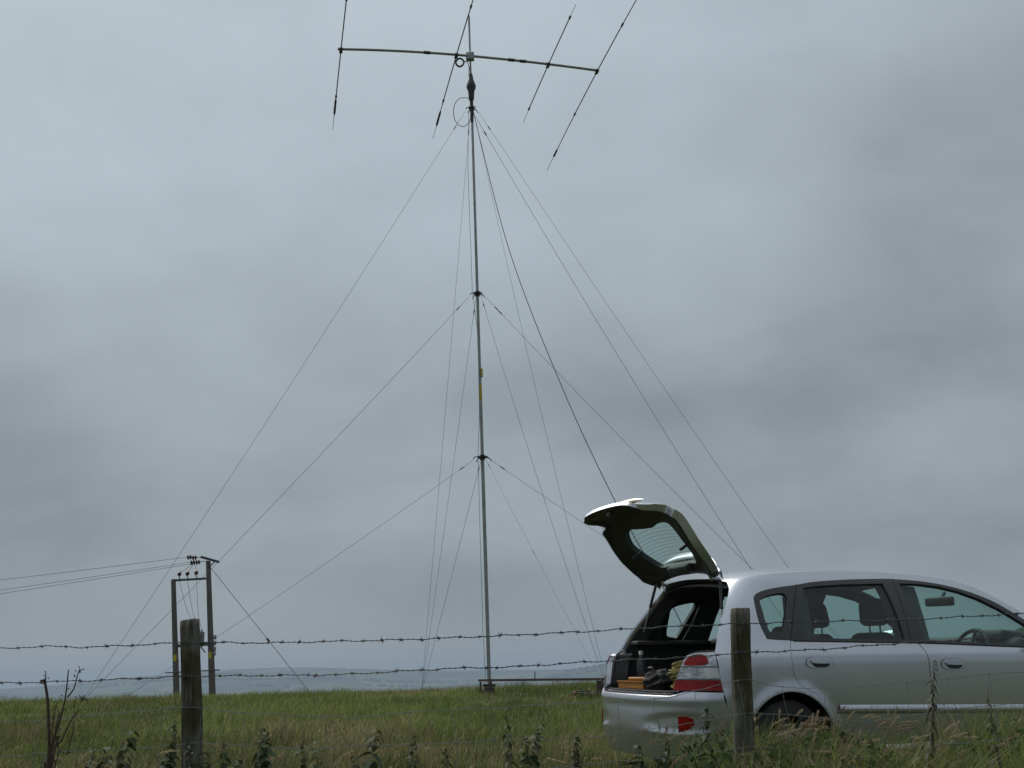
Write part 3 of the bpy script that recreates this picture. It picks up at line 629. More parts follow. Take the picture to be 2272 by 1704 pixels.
# ------------------------------------------------------------------ silver hatchback
def pchip(xs, ys, x):
    xs = np.array(xs, float); ys = np.array(ys, float); x = np.asarray(x, float)
    h = np.diff(xs); d = np.diff(ys) / h; m = np.zeros(len(xs)); m[0] = d[0]; m[-1] = d[-1]
    for i in range(1, len(xs) - 1):
        if d[i - 1] * d[i] > 0: m[i] = 2 * d[i - 1] * d[i] / (d[i - 1] + d[i])
    i = np.clip(np.searchsorted(xs, x) - 1, 0, len(xs) - 2); t = np.clip((x - xs[i]) / h[i], -.5, 1.5)
    return (1 + 2 * t) * (1 - t) ** 2 * ys[i] + t * (1 - t) ** 2 * h[i] * m[i] + t * t * (3 - 2 * t) * ys[i + 1] + t * t * (t - 1) * h[i] * m[i + 1]
WZ = [.12, .22, .34, .48, .60, .72, .80, .842, .862, .90, .93, 1.05, 1.18, 1.30, 1.40, 1.46]
WW = [.74, .795, .82, .833, .838, .8395, .8385, .8365, .832, .814, .798, .755, .70, .64, .575, .50]
XRZ = [.10, .25, .40, .58, .66, .80, .95, 1.1, 1.25, 1.42]
XRX = [-.70, -.755, -.78, -.775, -.745, -.72, -.66, -.55, -.42, -.25]
ARC = ((.04, .29), (2.72, .29)); AR_ = .335
LC, NE = .42, 2.6
def xr(z): return pchip(XRZ, XRX, z)
def W_(x, z):
    w = pchip(WZ, WW, z); t = np.maximum(0, .5 - x); g = np.clip((z - .8) / .5, 0, 1)
    w = w - (.03 + .03 * g) * t ** 2 - .02 * np.maximum(0, x - 1.6) ** 2
    for (ax, az) in ARC:                                  # wheel arch lips
        r = np.hypot(x - ax, z - az); w = w + 0.010 * np.exp(-((r - .335) / .045) ** 2)
    return w
def S_(x, z):
    q = np.clip(1 - (x - xr(z)) / LC, 0, 1)
    return W_(x, z) * (1 - q ** NE) ** (1 / NE)
def s_of(x, z):
    q = np.clip(1 - (np.asarray(x, float) - xr(z)) / LC, 0, 1)
    return np.where(q > 0, np.arccos(np.clip(q ** (NE / 2), 0, 1)) / (math.pi / 2), 1 + (x - xr(z) - LC))
def f_side(P): return np.stack([P[:, 0], -S_(P[:, 0], P[:, 1]), P[:, 1]], 1)
def f_rear(P):
    s, z = np.abs(P[:, 0]), P[:, 1]; th = np.clip(s, 0, 1) * math.pi / 2
    x = np.where(s <= 1, xr(z) + LC * (1 - np.cos(th) ** (2 / NE)), xr(z) + LC + s - 1)
    x = x + bump_rear(P[:, 0], z)
    y = W_(x, z) * np.sin(th) ** (2 / NE) * np.sign(P[:, 0])
    return np.stack([x, y, z], 1)
def bump_rear(s, z): return 0
def bump_bumper(s, z):       # scoops round the bumper lamps and the two creases
    a_ = np.abs(s); e = ((a_ - .52) / .30) ** 2 + ((z - .425) / .062) ** 2
    return .008 / (1 + np.exp((e - 1) * 5)) - .005 * np.exp(-((z - .575) / .03) ** 2) - .004 * np.exp(-((z - .365) / .02) ** 2) * np.exp(-((a_ - .5) / .4) ** 4)
def dense(P, step=.03, closed=True, smooth=False):
    P = np.array(P, float); n = len(P); out = []
    for i in range(n if closed else n - 1):
        a_, b_ = P[i], P[(i + 1) % n]; k = max(1, int(np.ceil(np.linalg.norm(b_ - a_) / step)))
        p0, p3 = P[(i - 1) % n], P[(i + 2) % n]
        if not closed:
            if i == 0: p0 = a_
            if i == n - 2: p3 = b_
        for q in np.arange(k) / k:
            if smooth: out.append(.5 * (2 * a_ + (b_ - p0) * q + (2 * p0 - 5 * a_ + 4 * b_ - p3) * q * q + (3 * a_ - p0 - 3 * b_ + p3) * q ** 3))
            else: out.append(a_ + (b_ - a_) * q)
    if not closed: out.append(P[-1])
    return np.array(out)
def curve(P, step=.03): return dense(P, step, False, True)
def area(P): return .5 * np.sum(P[:, 0] * np.roll(P[:, 1], -1) - np.roll(P[:, 0], -1) * P[:, 1])
def inset(P, d):
    P = np.asarray(P, float); e = np.roll(P, -1, 0) - P; ln = np.linalg.norm(e, axis=1); P = P[ln > 1e-6]
    e = np.roll(P, -1, 0) - P; e /= np.linalg.norm(e, axis=1)[:, None]
    nn = np.stack([-e[:, 1], e[:, 0]], 1) * np.sign(area(P)); v = nn + np.roll(nn, 1, 0); l2 = np.maximum(np.sum(v * v, 1), .6)
    return P + v * (2 * d / l2)[:, None]
def inside(Q, P):
    x, y = Q[:, 0], Q[:, 1]; c = np.zeros(len(Q), bool)
    for (x1, y1), (x2, y2) in zip(P, np.roll(P, -1, 0)):
        if y1 != y2: c ^= ((y1 > y) != (y2 > y)) & (x < (x2 - x1) * (y - y1) / (y2 - y1) + x1)
    return c
def normals(f_, P, h=1e-3):
    p = f_(P); du = f_(P + [h, 0]) - f_(P - [h, 0]); dv = f_(P + [0, h]) - f_(P - [0, h])
    n = np.cross(du, dv); n /= np.maximum(np.linalg.norm(n, axis=1), 1e-9)[:, None]
    c = np.stack([np.clip(p[:, 0], .1, 2.6), 0 * p[:, 0], np.full(len(p), .8)], 1)
    sg = np.sign(np.sum(n * (p - c), 1)); sg[sg == 0] = 1
    return p, n * sg[:, None]
def panel(name, f_, outer, holes, m, parent, grid=.05, off=0.0, th=.014, mirror=False, origin=(0, 0, 0), gs=(1, 1), closed_back=False):
    outer = np.asarray(outer, float); holes = [np.asarray(h, float) for h in holes]
    pts = [outer] + holes; vs = np.concatenate(pts); ed = []; b_ = 0
    for P in pts:
        n = len(P); ed += [(b_ + i, b_ + (i + 1) % n) for i in range(n)]; b_ += n
    mn, mx = outer.min(0), outer.max(0)
    gx, gz = np.meshgrid(np.arange(mn[0], mx[0], grid * gs[0]), np.arange(mn[1], mx[1], grid * gs[1])); Q = np.stack([gx.ravel(), gz.ravel()], 1)
    Q[:, 0] += (np.round((Q[:, 1] - mn[1]) / (grid * gs[1])) % 2) * grid * gs[0] / 2
    k = inside(Q, outer)
    for h in holes: k &= ~inside(Q, h)
    Q = Q[k]
    if len(Q):
        dm = np.min(np.linalg.norm((Q[:, None, :] - vs[None]) / np.array(gs), axis=2), axis=1); Q = Q[dm > grid * .45]
    allv = np.concatenate([vs, Q]) if len(Q) else vs
    r = delaunay_2d_cdt([Vector(v) for v in allv], ed, [], 0, 1e-6)
    v2 = np.array([tuple(v) for v in r[0]]); tr = np.array([f for f in r[2] if len(f) == 3])
    cen = v2[tr].mean(1); k = inside(cen, outer)
    for h in holes: k &= ~inside(cen, h)
    tr = tr[k]
    p, n = normals(f_, v2); p = p + n * off
    fn = np.cross(p[tr[:, 1]] - p[tr[:, 0]], p[tr[:, 2]] - p[tr[:, 0]]); fl = np.sum(fn * n[tr[:, 0]], 1) < 0
    tr[fl] = tr[fl][:, ::-1]
    V = list(p); NN = list(n); F = [tuple(t_) for t_ in tr]
    if th:
        for P in pts:
            a_, na_ = normals(f_, P); i0 = len(V); m_ = len(P)
            o = a_ + na_ * off; i_ = a_ + na_ * (off - (th(P)[:, None] if callable(th) else th)); V += list(o) + list(i_)
            tg = np.roll(o, -1, 0) - np.roll(o, 1, 0); sn = np.cross(tg, na_); sn /= np.maximum(np.linalg.norm(sn, axis=1), 1e-9)[:, None]
            P3 = inset(P, -1e-3 if P is pts[0] else 1e-3)
            if len(P3) == len(P):
                sq = np.sign(np.sum(sn * (f_(P3) - f_(P)), 1)); sq[sq == 0] = 1; sn = sn * sq[:, None]
            NN += list(sn) + list(sn)
            nx = np.roll(o, -1, 0); wn = np.sum(np.cross(nx - o, i_ - o) * sn, 1)
            for j in range(m_):
                q4 = (i0 + j, i0 + (j + 1) % m_, i0 + m_ + (j + 1) % m_, i0 + m_ + j); F.append(q4 if wn[j] > 0 else q4[::-1])
    V = np.array(V) - np.array(origin); NN = np.array(NN)
    if mirror:
        V[:, 1] *= -1; NN[:, 1] *= -1; F = [f[::-1] for f in F]
    return mesh(name, V, F, m, parent, True, NN)
def arc(c, a0, a1, r=AR_, n=22): return [(c[0] + r * math.cos(R_(a_)), c[1] + r * math.sin(R_(a_))) for a_ in np.linspace(a0, a1, n)]

DLO_TOP = [(-0.076, 0.966), (-0.102, 1.064), (-0.098, 1.166), (-0.085, 1.241), (-0.065, 1.265), (-0.02, 1.288), (0.097, 1.315), (0.283, 1.34), (0.442, 1.364), (0.637, 1.38), (0.821, 1.39), (1.005, 1.396), (1.139, 1.397), (1.306, 1.39), (1.481, 1.374), (1.65, 1.345), (1.814, 1.301), (1.971, 1.24), (2.079, 1.179), (2.194, 1.103), (2.42, .93)]
DLO_BOT = [(2.42, .93), (2.091, 0.907), (1.863, 0.915), (1.495, 0.929), (1.138, 0.94), (0.79, 0.945), (0.452, 0.951), (0.126, 0.956), (0.001, 0.96)]
QG = [(-0.036, 1.237), (0.02, 1.259), (0.102, 1.276), (0.152, 1.28), (0.172, 1.267), (0.17, 1.238), (0.135, 1.167), (0.094, 1.082), (0.059, 1.018), (0.046, 1.004), (0.005, 1.007), (-0.040, 1.018), (-0.052, 1.073), (-0.049, 1.157), (-0.048, 1.218)]
RG = [(0.34, 1.318), (0.449, 1.332), (0.676, 1.347), (1.035, 1.36), (1.041, 1.251), (1.046, 1.114), (1.04, 0.96), (0.793, 0.963), (0.455, 0.968), (0.225, 0.972), (0.24, 1.055), (0.249, 1.13)]
FG = [(1.182, 1.363), (1.348, 1.362), (1.523, 1.344), (1.691, 1.309), (1.849, 1.254), (2.0, 1.179), (2.18, 1.065), (2.34, .945), (2.095, 0.925), (1.866, 0.931), (1.498, 0.945), (1.218, 0.956)]
GRQ_U = [(0.1, 0.956), (0.187, 1.148), (0.288, 1.337)]
GRQ_L = [(0.1, 0.956), (0.071, 0.864), (0.069, 0.784), (0.081, 0.722), (0.118, 0.669), (0.173, 0.633), (0.235, 0.61)]
GFR_U = [(1.088, .946), (1.112, 1.153), (1.138, 1.395)]
GFR_L = [(1.088, .944), (1.138, 0.936), (1.169, 0.894), (1.186, 0.838), (1.188, 0.745), (1.19, 0.643), (1.189, 0.523), (1.181, 0.395), (1.178, .30)]
FDF = [(2.13, .908), (2.165, .80), (2.2, .55), (2.18, .30)]
ARD = [(.235, .61), (.30, .555), (.36, .49), (.40, .42), (.412, .30)]
ROOFJ = [(1.65, 1.405), (1.4, 1.432), (1.1, 1.447), (.8, 1.45), (.5, 1.443), (.2, 1.425), (0, 1.403), (-.185, 1.365)]
RIM = [(-.185, 1.365), (-.201, 1.314), (-.271, 1.209), (-.343, 1.108), (-.394, 1.028), (-.427, .961), (-.45, .913), (-.466, .886)]
APIL = [(2.5, .955), (2.3, 1.10), (2.05, 1.245), (1.85, 1.345), (1.65, 1.405)]
HOODL = [(3.06, .68), (2.95, .77), (2.8, .83), (2.62, .90), (2.5, .955)]
cat_ = lambda *ls: np.concatenate([np.asarray(l, float) for l in ls])
def uniq(P):
    P = np.asarray(P, float); k = np.linalg.norm(P - np.roll(P, 1, 0), axis=1) > 2e-3
    return P[k]
side_outer = uniq(dense(cat_([(-.447, .631), (-.424, .536), (-.391, .45), (-.31, .435)], arc(ARC[0], 154, -4), [(.375, .25), (2.38, .25)], arc(ARC[1], 184, 0), [(3.09, .45)], curve(HOODL), curve(APIL)[1:], curve(ROOFJ)[1:], curve(RIM)[1:], [(-.463, .754)]), .035))
door_hole = uniq(dense(cat_(curve(GRQ_L[::-1])[:-1], [(.1, .956), (-.0, .96)], curve(DLO_TOP), [(2.2, .909)], FDF, ARD[::-1]), .035))
carM = Matrix(((0.9384, -0.3454, 0.0, 1.45), (0.3452, 0.9383, 0.0, 8.26), (0.0, 0.0, 1.0, .09), (0, 0, 0, 1)))
def pose_matrix(X, Y, Z, th, pi_, ro):
    th, pi_, ro = R_(th), R_(pi_), R_(ro)
    fx = Vector((math.cos(th) * math.cos(pi_), math.sin(th) * math.cos(pi_), math.sin(pi_))); ly = Vector((-math.sin(th), math.cos(th), 0)); uz = fx.cross(ly)
    ly, uz = ly * math.cos(ro) + uz * math.sin(ro), uz * math.cos(ro) - ly * math.sin(ro)
    return Matrix(((fx.x, ly.x, uz.x, X), (fx.y, ly.y, uz.y, Y), (fx.z, ly.z, uz.z, Z), (0, 0, 0, 1)))
carM = pose_matrix(1.45, 8.26, .09, 20.2, -.85, 1.3)
car = empty('parked_car'); car.matrix_world = carM
tag(car, 'silver hatchback car parked on the grass with its tailgate raised', 'car')

q_frame = uniq(dense(cat_(curve(DLO_TOP[:8]), GRQ_U[::-1], [(0.001, .96)]), .03))
r_frame = uniq(dense(cat_(GRQ_U, curve(DLO_TOP[7:13])[1:], GFR_U[::-1], DLO_BOT[4:8]), .03))
f_frame = uniq(dense(cat_(GFR_U, curve(DLO_TOP[12:])[1:], DLO_BOT[:5]), .03))
r_door = uniq(dense(cat_(curve(GRQ_L)[:-1], ARD, GFR_L[::-1][:1], curve(GFR_L[::-1])[1:], DLO_BOT[4:8]), .035))
f_door = uniq(dense(cat_(curve(GFR_L), FDF[::-1], DLO_BOT[1:5]), .035))
qg, rg, fg = (dense(P, .025, True, sm) for P, sm in ((QG, True), (RG, False), (FG, False)))
HND = [(.5 + .5 * math.cos(t_), .5 + .5 * math.sin(t_)) for t_ in np.linspace(0, 2 * math.pi, 33)[:-1]]
def handle(x0, x1, z0, z1, door, mir):
    # recessed cup with a grip bar across the upper half
    sx, sz = x1 - x0, z1 - z0
    sup = lambda e, k: [(x0 + sx * (.5 + k * .5 * np.sign(math.cos(t_)) * abs(math.cos(t_)) ** e), z0 + sz * (.5 + k * .5 * np.sign(math.sin(t_)) * abs(math.sin(t_)) ** e)) for t_ in np.linspace(0, 2 * math.pi, 41)[:-1]]
    ring = panel('door_handle', f_side, sup(.8, 1.0), [inset(np.array(sup(.8, .965)), .0)], 'blackt', door, .03, .0015, .004, mir)
    panel('handle_surround', f_side, sup(.8, .96), [], 'silver', door, .03, .004, .006, mir)
    cup = np.array([(x0 + sx * (.2 + .66 * u), z0 + sz * v) for u, v in [(0, .56), (.06, .3), (.2, .14), (.5, .11), (.8, .14), (.94, .3), (1, .5)]])
    panel('handle_cup', f_side, dense(cup, .02, True), [], 'black', door, .03, .0065, .002, mir)
    grip = np.array([(x0 + sx * (.18 + .70 * u), z0 + sz * v) for u, v in [(0, .5), (.5, .42), (1, .44), (.98, .58), (.8, .8), (.5, .92), (.22, .93), (.04, .76)]])
    panel('handle_grip', f_side, dense(grip, .02, True, True), [], 'silver', door, .03, .016, .012, mir)
for mir in (False, True):
    bs = panel('body_side', f_side, side_outer, [door_hole], 'silver', car, .028, 0, .015, mir)
    panel('inner_trim', f_side, inset(side_outer, .01), [door_hole], 'inner', bs, .07, -.05, 0, mir)
    qf = panel('quarter_window', f_side, inset(q_frame, .002), [qg], 'blackt', car, .04, .001, .03, mir)
    panel('window_glass', f_side, inset(qg, -.004), [], 'green_glass', qf, .06, -.010, 0, mir)
    for dp, fp, gp, hx in ((r_door, r_frame, rg, (.172, .396, .768, .852)), (f_door, f_frame, fg, (1.288, 1.506, .748, .832))):
        d = panel('door', f_side, inset(dp, .003), [], 'silver', car, .045, 0, .015, mir)
        panel('door_card', f_side, inset(dp, -.01), [], 'inner', d, .08, -.07, 0, mir)
        panel('window_frame', f_side, inset(fp, .002), [gp], 'blackt', d, .04, .002, .03, mir)
        panel('window_glass', f_side, inset(gp, -.004), [], 'green_glass', d, .08, -.010, 0, mir)
        handle(*hx, d, mir)
        x0, x1 = (.40, 1.176) if dp is r_door else (1.20, 2.17)
        zt = lambda x: .533 - .019 * (x - .39)
        mo = [(x0 + .02, zt(x0)), (x1, zt(x1)), (x1, zt(x1) - .055), (x0, zt(x0) - .052)]
        mf = lambda P: np.stack([P[:, 0], -(S_(P[:, 0], P[:, 1]) + .013 * np.clip(1 - np.abs((P[:, 1] - (zt(P[:, 0]) - .03)) / .03) ** 3, 0, 1)), P[:, 1]], 1)
        panel('side_moulding', mf, dense(mo, .012, True), [], 'silver', d, .012, .002, 0, mir, gs=(3, 1))
    for cp in ([(.062, .96), (.15, 1.14), (.19, 1.285), (.30, 1.335), (.40, 1.345), (.36, 1.2), (.31, .96)], [(1.02, .945), (1.03, 1.2), (1.02, 1.385), (1.20, 1.39), (1.36, 1.375), (1.33, 1.2), (1.30, .94)]):
        panel('pillar_cover', f_side, dense(cp, .03, True), [], 'inner', bs, .06, -.055, .02, mir)
    # belt weatherstrip
    MB().tube([(x, (S_(x, z) + .004) * (1 if mir else -1), z) for x, z in dense(DLO_BOT[1:8], .08, False)], .006, 6).build('belt_seal', 'black', car)

# roof and headliner
def roof_grid(off, m, name, parent, dz=0.0):
    J = curve(ROOFJ[::-1], .05); V = []; F = []; ny = 25
    for x, z in J:
        wy = float(S_(x, z)) - .002
        re = max(0, 1 - (x + .185) / .35); fe = max(0, 1 - (1.65 - x) / .5)
        for k in range(ny):
            u = -1 + 2 * k / (ny - 1); c = 1 - u * u
            V.append((x - .085 * c * re ** 2 + .14 * c * fe ** 2, u * (wy - off * .3), z - off + .052 * (1 - abs(u) ** 2.2) - .02 * c * re ** 3))
    n = len(J)
    for i in range(n - 1):
        for k in range(ny - 1): F.append((i * ny + k, i * ny + k + 1, (i + 1) * ny + k + 1, (i + 1) * ny + k)[::-1])
    return mesh(name, V, F, m, parent, True)
rf = roof_grid(0, 'silver', 'roof', car); roof_grid(.045, 'liner', 'headliner', rf)

# rear bumper
def sill_z(s):
    q = min(1, max(0, (abs(s) - .40) / .16)); return .598 + .032 * q * q * (3 - 2 * q)
bump_rear = bump_bumper
seamR = [(-.447, .626), (-.424, .536), (-.391, .45), (-.30, .43), (-.275, .34), (-.27, .24)]
sr = [(-float(s_of(x, z)), z) for x, z in seamR]
bl = [(-float(s_of(-.66, .215)), .205), (-.5, .195)]
half = sr + bl
outer_b = np.array(half + [(-s_, z) for s_, z in half[::-1]] + [(s_, sill_z(s_)) for s_ in np.linspace(.62, -.62, 45)])
bump = panel('rear_bumper', f_rear, uniq(dense(outer_b, .02)), [], 'silver', car, .02, .002, .015, False, gs=(1.2, .8))
bump_rear = lambda s, z: 0
for sg in (-1, 1):
    fgp = [(-.682, .474), (-.65, .476), (-.621, .461), (-.618, .429), (-.637, .397), (-.68, .373)]
    P = np.array([(sg * float(s_of(x, z)), z) for x, z in fgp])
    panel('fog_lamp', f_rear, dense(P, .02, True, False), [], 'redlens', bump, .03, .003, .03)
# bumper step: top face running in to the boot opening
V = []; F = []; ks = np.linspace(-.62, .62, 31)
for s_ in ks:
    z_s = sill_z(s_); a_ = f_rear(np.array([[s_, z_s]]))[0]; V += [(a_[0] - .003, a_[1], z_s), (a_[0] + .008, a_[1], z_s + .008), (a_[0] + .022, a_[1] * .985, z_s + .009), (a_[0] + .04, a_[1] * .97, z_s + .004)]
for i in range(30):
    for j in range(3): F.append((i * 4 + j, i * 4 + j + 1, (i + 1) * 4 + j + 1, (i + 1) * 4 + j))
mesh('bumper_step', V, F, 'silver', bump, True)
# tail lamps
LIN = [(-.685, .634), (-.66, .717), (-.64, .783), (-.621, .831), (-.601, .864), (-.569, .878), (-.522, .885), (-.466, .886)]
LOUT = [(-.466, .886), (-.463, .754), (-.447, .634)]
for sg in (-1, 1):
    S2 = lambda P: np.array([(sg * float(s_of(x, z)), z) for x, z in P])
    lamp_o = uniq(dense(cat_(S2(LIN), S2(LOUT)[1:]), .02))
    tl = panel('tail_lamp', f_rear, inset(lamp_o, .003), [], 'clear', car, .03, .002, .02)
    zc_ = lambda lo_, hi_: [p for p in lamp_o if lo_ <= p[1] <= hi_]
    xi = lambda z: float(np.interp(z, [p[1] for p in LIN], [p[0] for p in LIN])); xo = lambda z: float(np.interp(z, [.634, .754, .886], [-.447, -.463, -.466]))
    lowr = [(xi(z) + .004, z) for z in (.638, .66, .68, .705)] + [(xo(z) - .004, z) for z in (.705, .68, .66, .638)]
    panel('red_lens', f_rear, dense(S2(lowr), .02), [], 'redlens', tl, .03, .008, .006)
    upr = [(xi(.80) + .012, .80), (xi(.83) + .012, .83), (xi(.855) + .016, .855), (-.555, .868), (-.53, .864), (-.515, .84), (-.518, .815), (-.54, .80)]
    panel('red_lens', f_rear, dense(S2(upr), .02, True, True), [], 'redlens', tl, .03, .008, .006)
    whp = [(-.545, .75), (-.515, .778), (xo(.775) - .006, .778), (xo(.73) - .006, .722), (-.53, .719)]
    panel('clear_lens', f_rear, dense(S2([(-.505, .80), (-.50, .84), (-.515, .872), (xo(.87) - .006, .878), (xo(.80) - .006, .80)]), .02, True, False), [], 'clear', tl, .03, .008, .006)
    panel('reversing_lens', f_rear, dense(S2(whp), .02, True, False), [], 'white', tl, .03, .008, .006)
    panel('lamp_divider', f_rear, dense(S2([(xi(.79) + .004, .786), (xo(.79) - .004, .786), (xo(.79) - .004, .792), (xi(.79) + .004, .792)]), .02), [], 'alloy', tl, .03, .010, .006)
    panel('lamp_divider', f_rear, dense(S2([(xi(.71) + .004, .707), (xo(.71) - .004, .707), (xo(.71) - .004, .713), (xi(.71) + .004, .713)]), .02), [], 'alloy', tl, .03, .010, .006)
# boot aperture: painted gutter, then black seal and trim
ap = [(.0, .640), (-.35, .640), (-.52, .640)]
loop = [(-s_, sill_z(s_) + .012) for s_ in np.linspace(0, .5, 14)] + [(-float(s_of(x, z)), z) for x, z in LIN] + [(-float(s_of(x, z)), z) for x, z in RIM[::-1][1:]]
loop += [(-.35, 1.392), (0, 1.405)]
loop = dense(np.array(loop), .03, False); loop = np.concatenate([loop, np.stack([-loop[::-1][1:-1, 0], loop[::-1][1:-1, 1]], 1)])
P0 = f_rear(loop); cz = .98
def ring(dx, sy, szz): return np.stack([P0[:, 0] + dx, P0[:, 1] * sy, cz + (P0[:, 2] - cz) * szz], 1)
def strip(name, A, B, m, parent):
    n = len(A); return mesh(name, np.concatenate([A, B]), [(i, (i + 1) % n, n + (i + 1) % n, n + i) for i in range(n)], m, parent, True)
r0, r1, r2, r3 = ring(.004, .997, .998), ring(.035, .975, .985), ring(.045, .945, .965), ring(.16, .92, .95)
ap_o = strip('boot_aperture', r0, r1, 'silver', car)
strip('rubber_seal', r1, r2, 'rubber', ap_o); strip('aperture_trim', r2, r3, 'inner', ap_o)
MB().tube(list(map(tuple, np.concatenate([r2, r2[:1]]))), .008, 6, False).build('seal_bead', 'rubber', ap_o)
# boot tub
bt = MB(); bt.box((-.1, 0, .612), (1.14, 1.06, .03)); tub = bt.build('boot_floor', 'carpet', car, False)
for sg in (-1, 1):
    V = [(-.66, sg * .50, .60), (.5, sg * .52, .60), (.5, sg * .60, .96), (-.36, sg * .60, .93), (-.52, sg * .58, .87)]
    mesh('boot_side', V, [(0, 1, 2, 3, 4)], 'carpet', tub)
    rbox('shelf_ledge', (-.03, sg * .63, .955), (.72, .14, .035), 'inner', tub, .012)
rbox('sill_trim', (-.665, 0, .604), (.07, .94, .03), 'black', tub, .012)
MB().box((.12, 0, .24), (1.2, 1.2, .04)).box((1.9, 0, .22), (2.2, 1.45, .04)).build('floor_pan', 'black', car, False)

# tailgate, built closed on the body surface and swung up about its hinge
HX, HZ_ = -.20, 1.37
ys_ = lambda y, z: (np.sign(y) * np.arcsin(np.clip(abs(y) / float(W_(-.5, z)), 0, 1) ** (NE / 2)) / (math.pi / 2), z)
def bump_hatch(s, z):    # the tailgate is squarer across than the corner of the body
    ss = lambda q: np.clip(q, 0, 1) ** 2 * (3 - 2 * np.clip(q, 0, 1))
    return -.055 * np.exp(-((z - .93) / .11) ** 2) + .03 * np.clip((.80 - z) / .14, 0, 1) - .055 * np.exp(-((np.abs(s) - .80) / .26) ** 2) * ss((z - .82) / .14) * ss((1.36 - z) / .14)
bump_rear = bump_hatch
tg_half = [(0, .652), (-.25, .652), ys_(-.40, .656), ys_(-.475, .675), ys_(-.495, .72), ys_(-.505, .80), ys_(-.515, .865), ys_(-.53, .888), ys_(-.605, .895), ys_(-.618, .92), ys_(-.622, .95), ys_(-.62, 1.03), ys_(-.605, 1.12), ys_(-.575, 1.20), ys_(-.53, 1.27), ys_(-.46, 1.322), ys_(-.36, 1.352), ys_(-.2, 1.364), (0, 1.368)]
tdep = lambda z: np.interp(z, [.64, .72, .90, 1.1, 1.25, 1.37], [.02, .038, .055, .058, .05, .04])
tgl = dense(np.array(tg_half), .012, False); tgl = np.concatenate([tgl, np.stack([-tgl[::-1][1:-1, 0], tgl[::-1][1:-1, 1]], 1)])
GLI = [(.329, 1.021), (.27, 1.018), (.08, 1.036), (-.08, 1.04), (-.13, 1.03), (-.27, 1.018), (-.37, 1.021), (-.41, 1.06), (-.405, 1.12), (-.38, 1.17), (-.35, 1.22), (-.27, 1.285), (-.15, 1.296), (.0, 1.30), (.15, 1.296), (.27, 1.28), (.346, 1.20), (.383, 1.144), (.41, 1.095), (.385, 1.04)]
gli = dense(np.array([ys_(*p) for p in GLI]), .012, True, True)
glo = dense(np.array([ys_(y * 1.17, 1.16 + (z - 1.16) * 1.12) for y, z in GLI]), .025, True, True)
org = (HX, 0, HZ_)
tgt = panel('tailgate', f_rear, tgl, [glo], 'silver', car, .03, 0, lambda P: tdep(P[:, 1]) + .002, origin=org, gs=(1.2, 1))
tgt.location = org; tgt.rotation_euler = (0, R_(94), 0)
panel('rear_window', f_rear, glo, [], 'green_glass', tgt, .04, -.006, 0, origin=org)
panel('window_surround', f_rear, inset(glo, -.003), [gli], 'blackt', tgt, .03, -.012, .004, origin=org)
def f_in(P):     # pressed inner panel: deep in the middle of the frame, shallow at the edge
    p, n = normals(f_rear, P)
    return p - n * (tdep(P[:, 1]) + .012 * np.sin(np.clip(np.min(np.linalg.norm((P[:, None] - tgl[None]) * np.array([.55, 1.]), axis=2), axis=1) / .05, 0, 1) * math.pi))[:, None]
it = panel('inner_panel', f_in, inset(tgl, .004), [gli], 'hatchin', tgt, .022, 0, -.04, origin=org)
lt = f_in(np.array([ys_(.04, .70)]))[0] - np.array(org)
rbox('latch', lt + np.array([.015, 0, 0]), (.05, .06, .04), 'darkmetal', tgt, .01)
bl_ = f_in(np.array([ys_(0, 1.315)]))[0] - np.array(org)
rbox('brake_light_housing', bl_ + np.array([.02, 0, -.01]), (.07, .30, .07), 'inner', tgt, .015, Matrix.Rotation(R_(-38), 3, 'Y'))
for y in (.39, -.39):
    cl_ = f_in(np.array([ys_(y, 1.14)]))[0] - np.array(org); rbox('trim_clip', cl_ + np.array([.01, 0, 0]), (.02, .03, .10), 'black', tgt, .006, Matrix.Rotation(R_(-40), 3, 'Y'))
for z, s0 in ((1.03, .41),):
    for k in range(11):
        zz_ = 1.04 + k * .022; w_ = float(np.interp(zz_, [1.03, 1.1, 1.2, 1.29], [.36, .42, .37, .28]))
        P = np.array([ys_(y, zz_) for y in np.linspace(-w_, w_, 15)]); pp, nn_ = normals(f_rear, P); pp = pp - nn_ * .009 - np.array(org)
        MB().tube(list(map(tuple, pp)), .0011, 4).build('heater_line', 'brown', tgt)
P = np.array([ys_(y, .80) for y in np.linspace(-.33, .33, 15)]); pp, nn_ = normals(f_rear, P); pp = pp + nn_ * .018 - np.array(org)
MB().tube(list(map(tuple, pp)), [.014 * (1 - abs(q) ** 3) + .003 for q in np.linspace(-1, 1, len(pp))], 8).build('handle_garnish', 'silver', tgt)
panel('number_plate', f_rear, dense(np.array([ys_(y, z) for y, z in ((-.26, .68), (-.13, .68), (0, .68), (.13, .68), (.26, .68), (.26, .77), (0, .77), (-.26, .77))]), .03), [], 'plate', tgt, .04, .004, .004, origin=org)
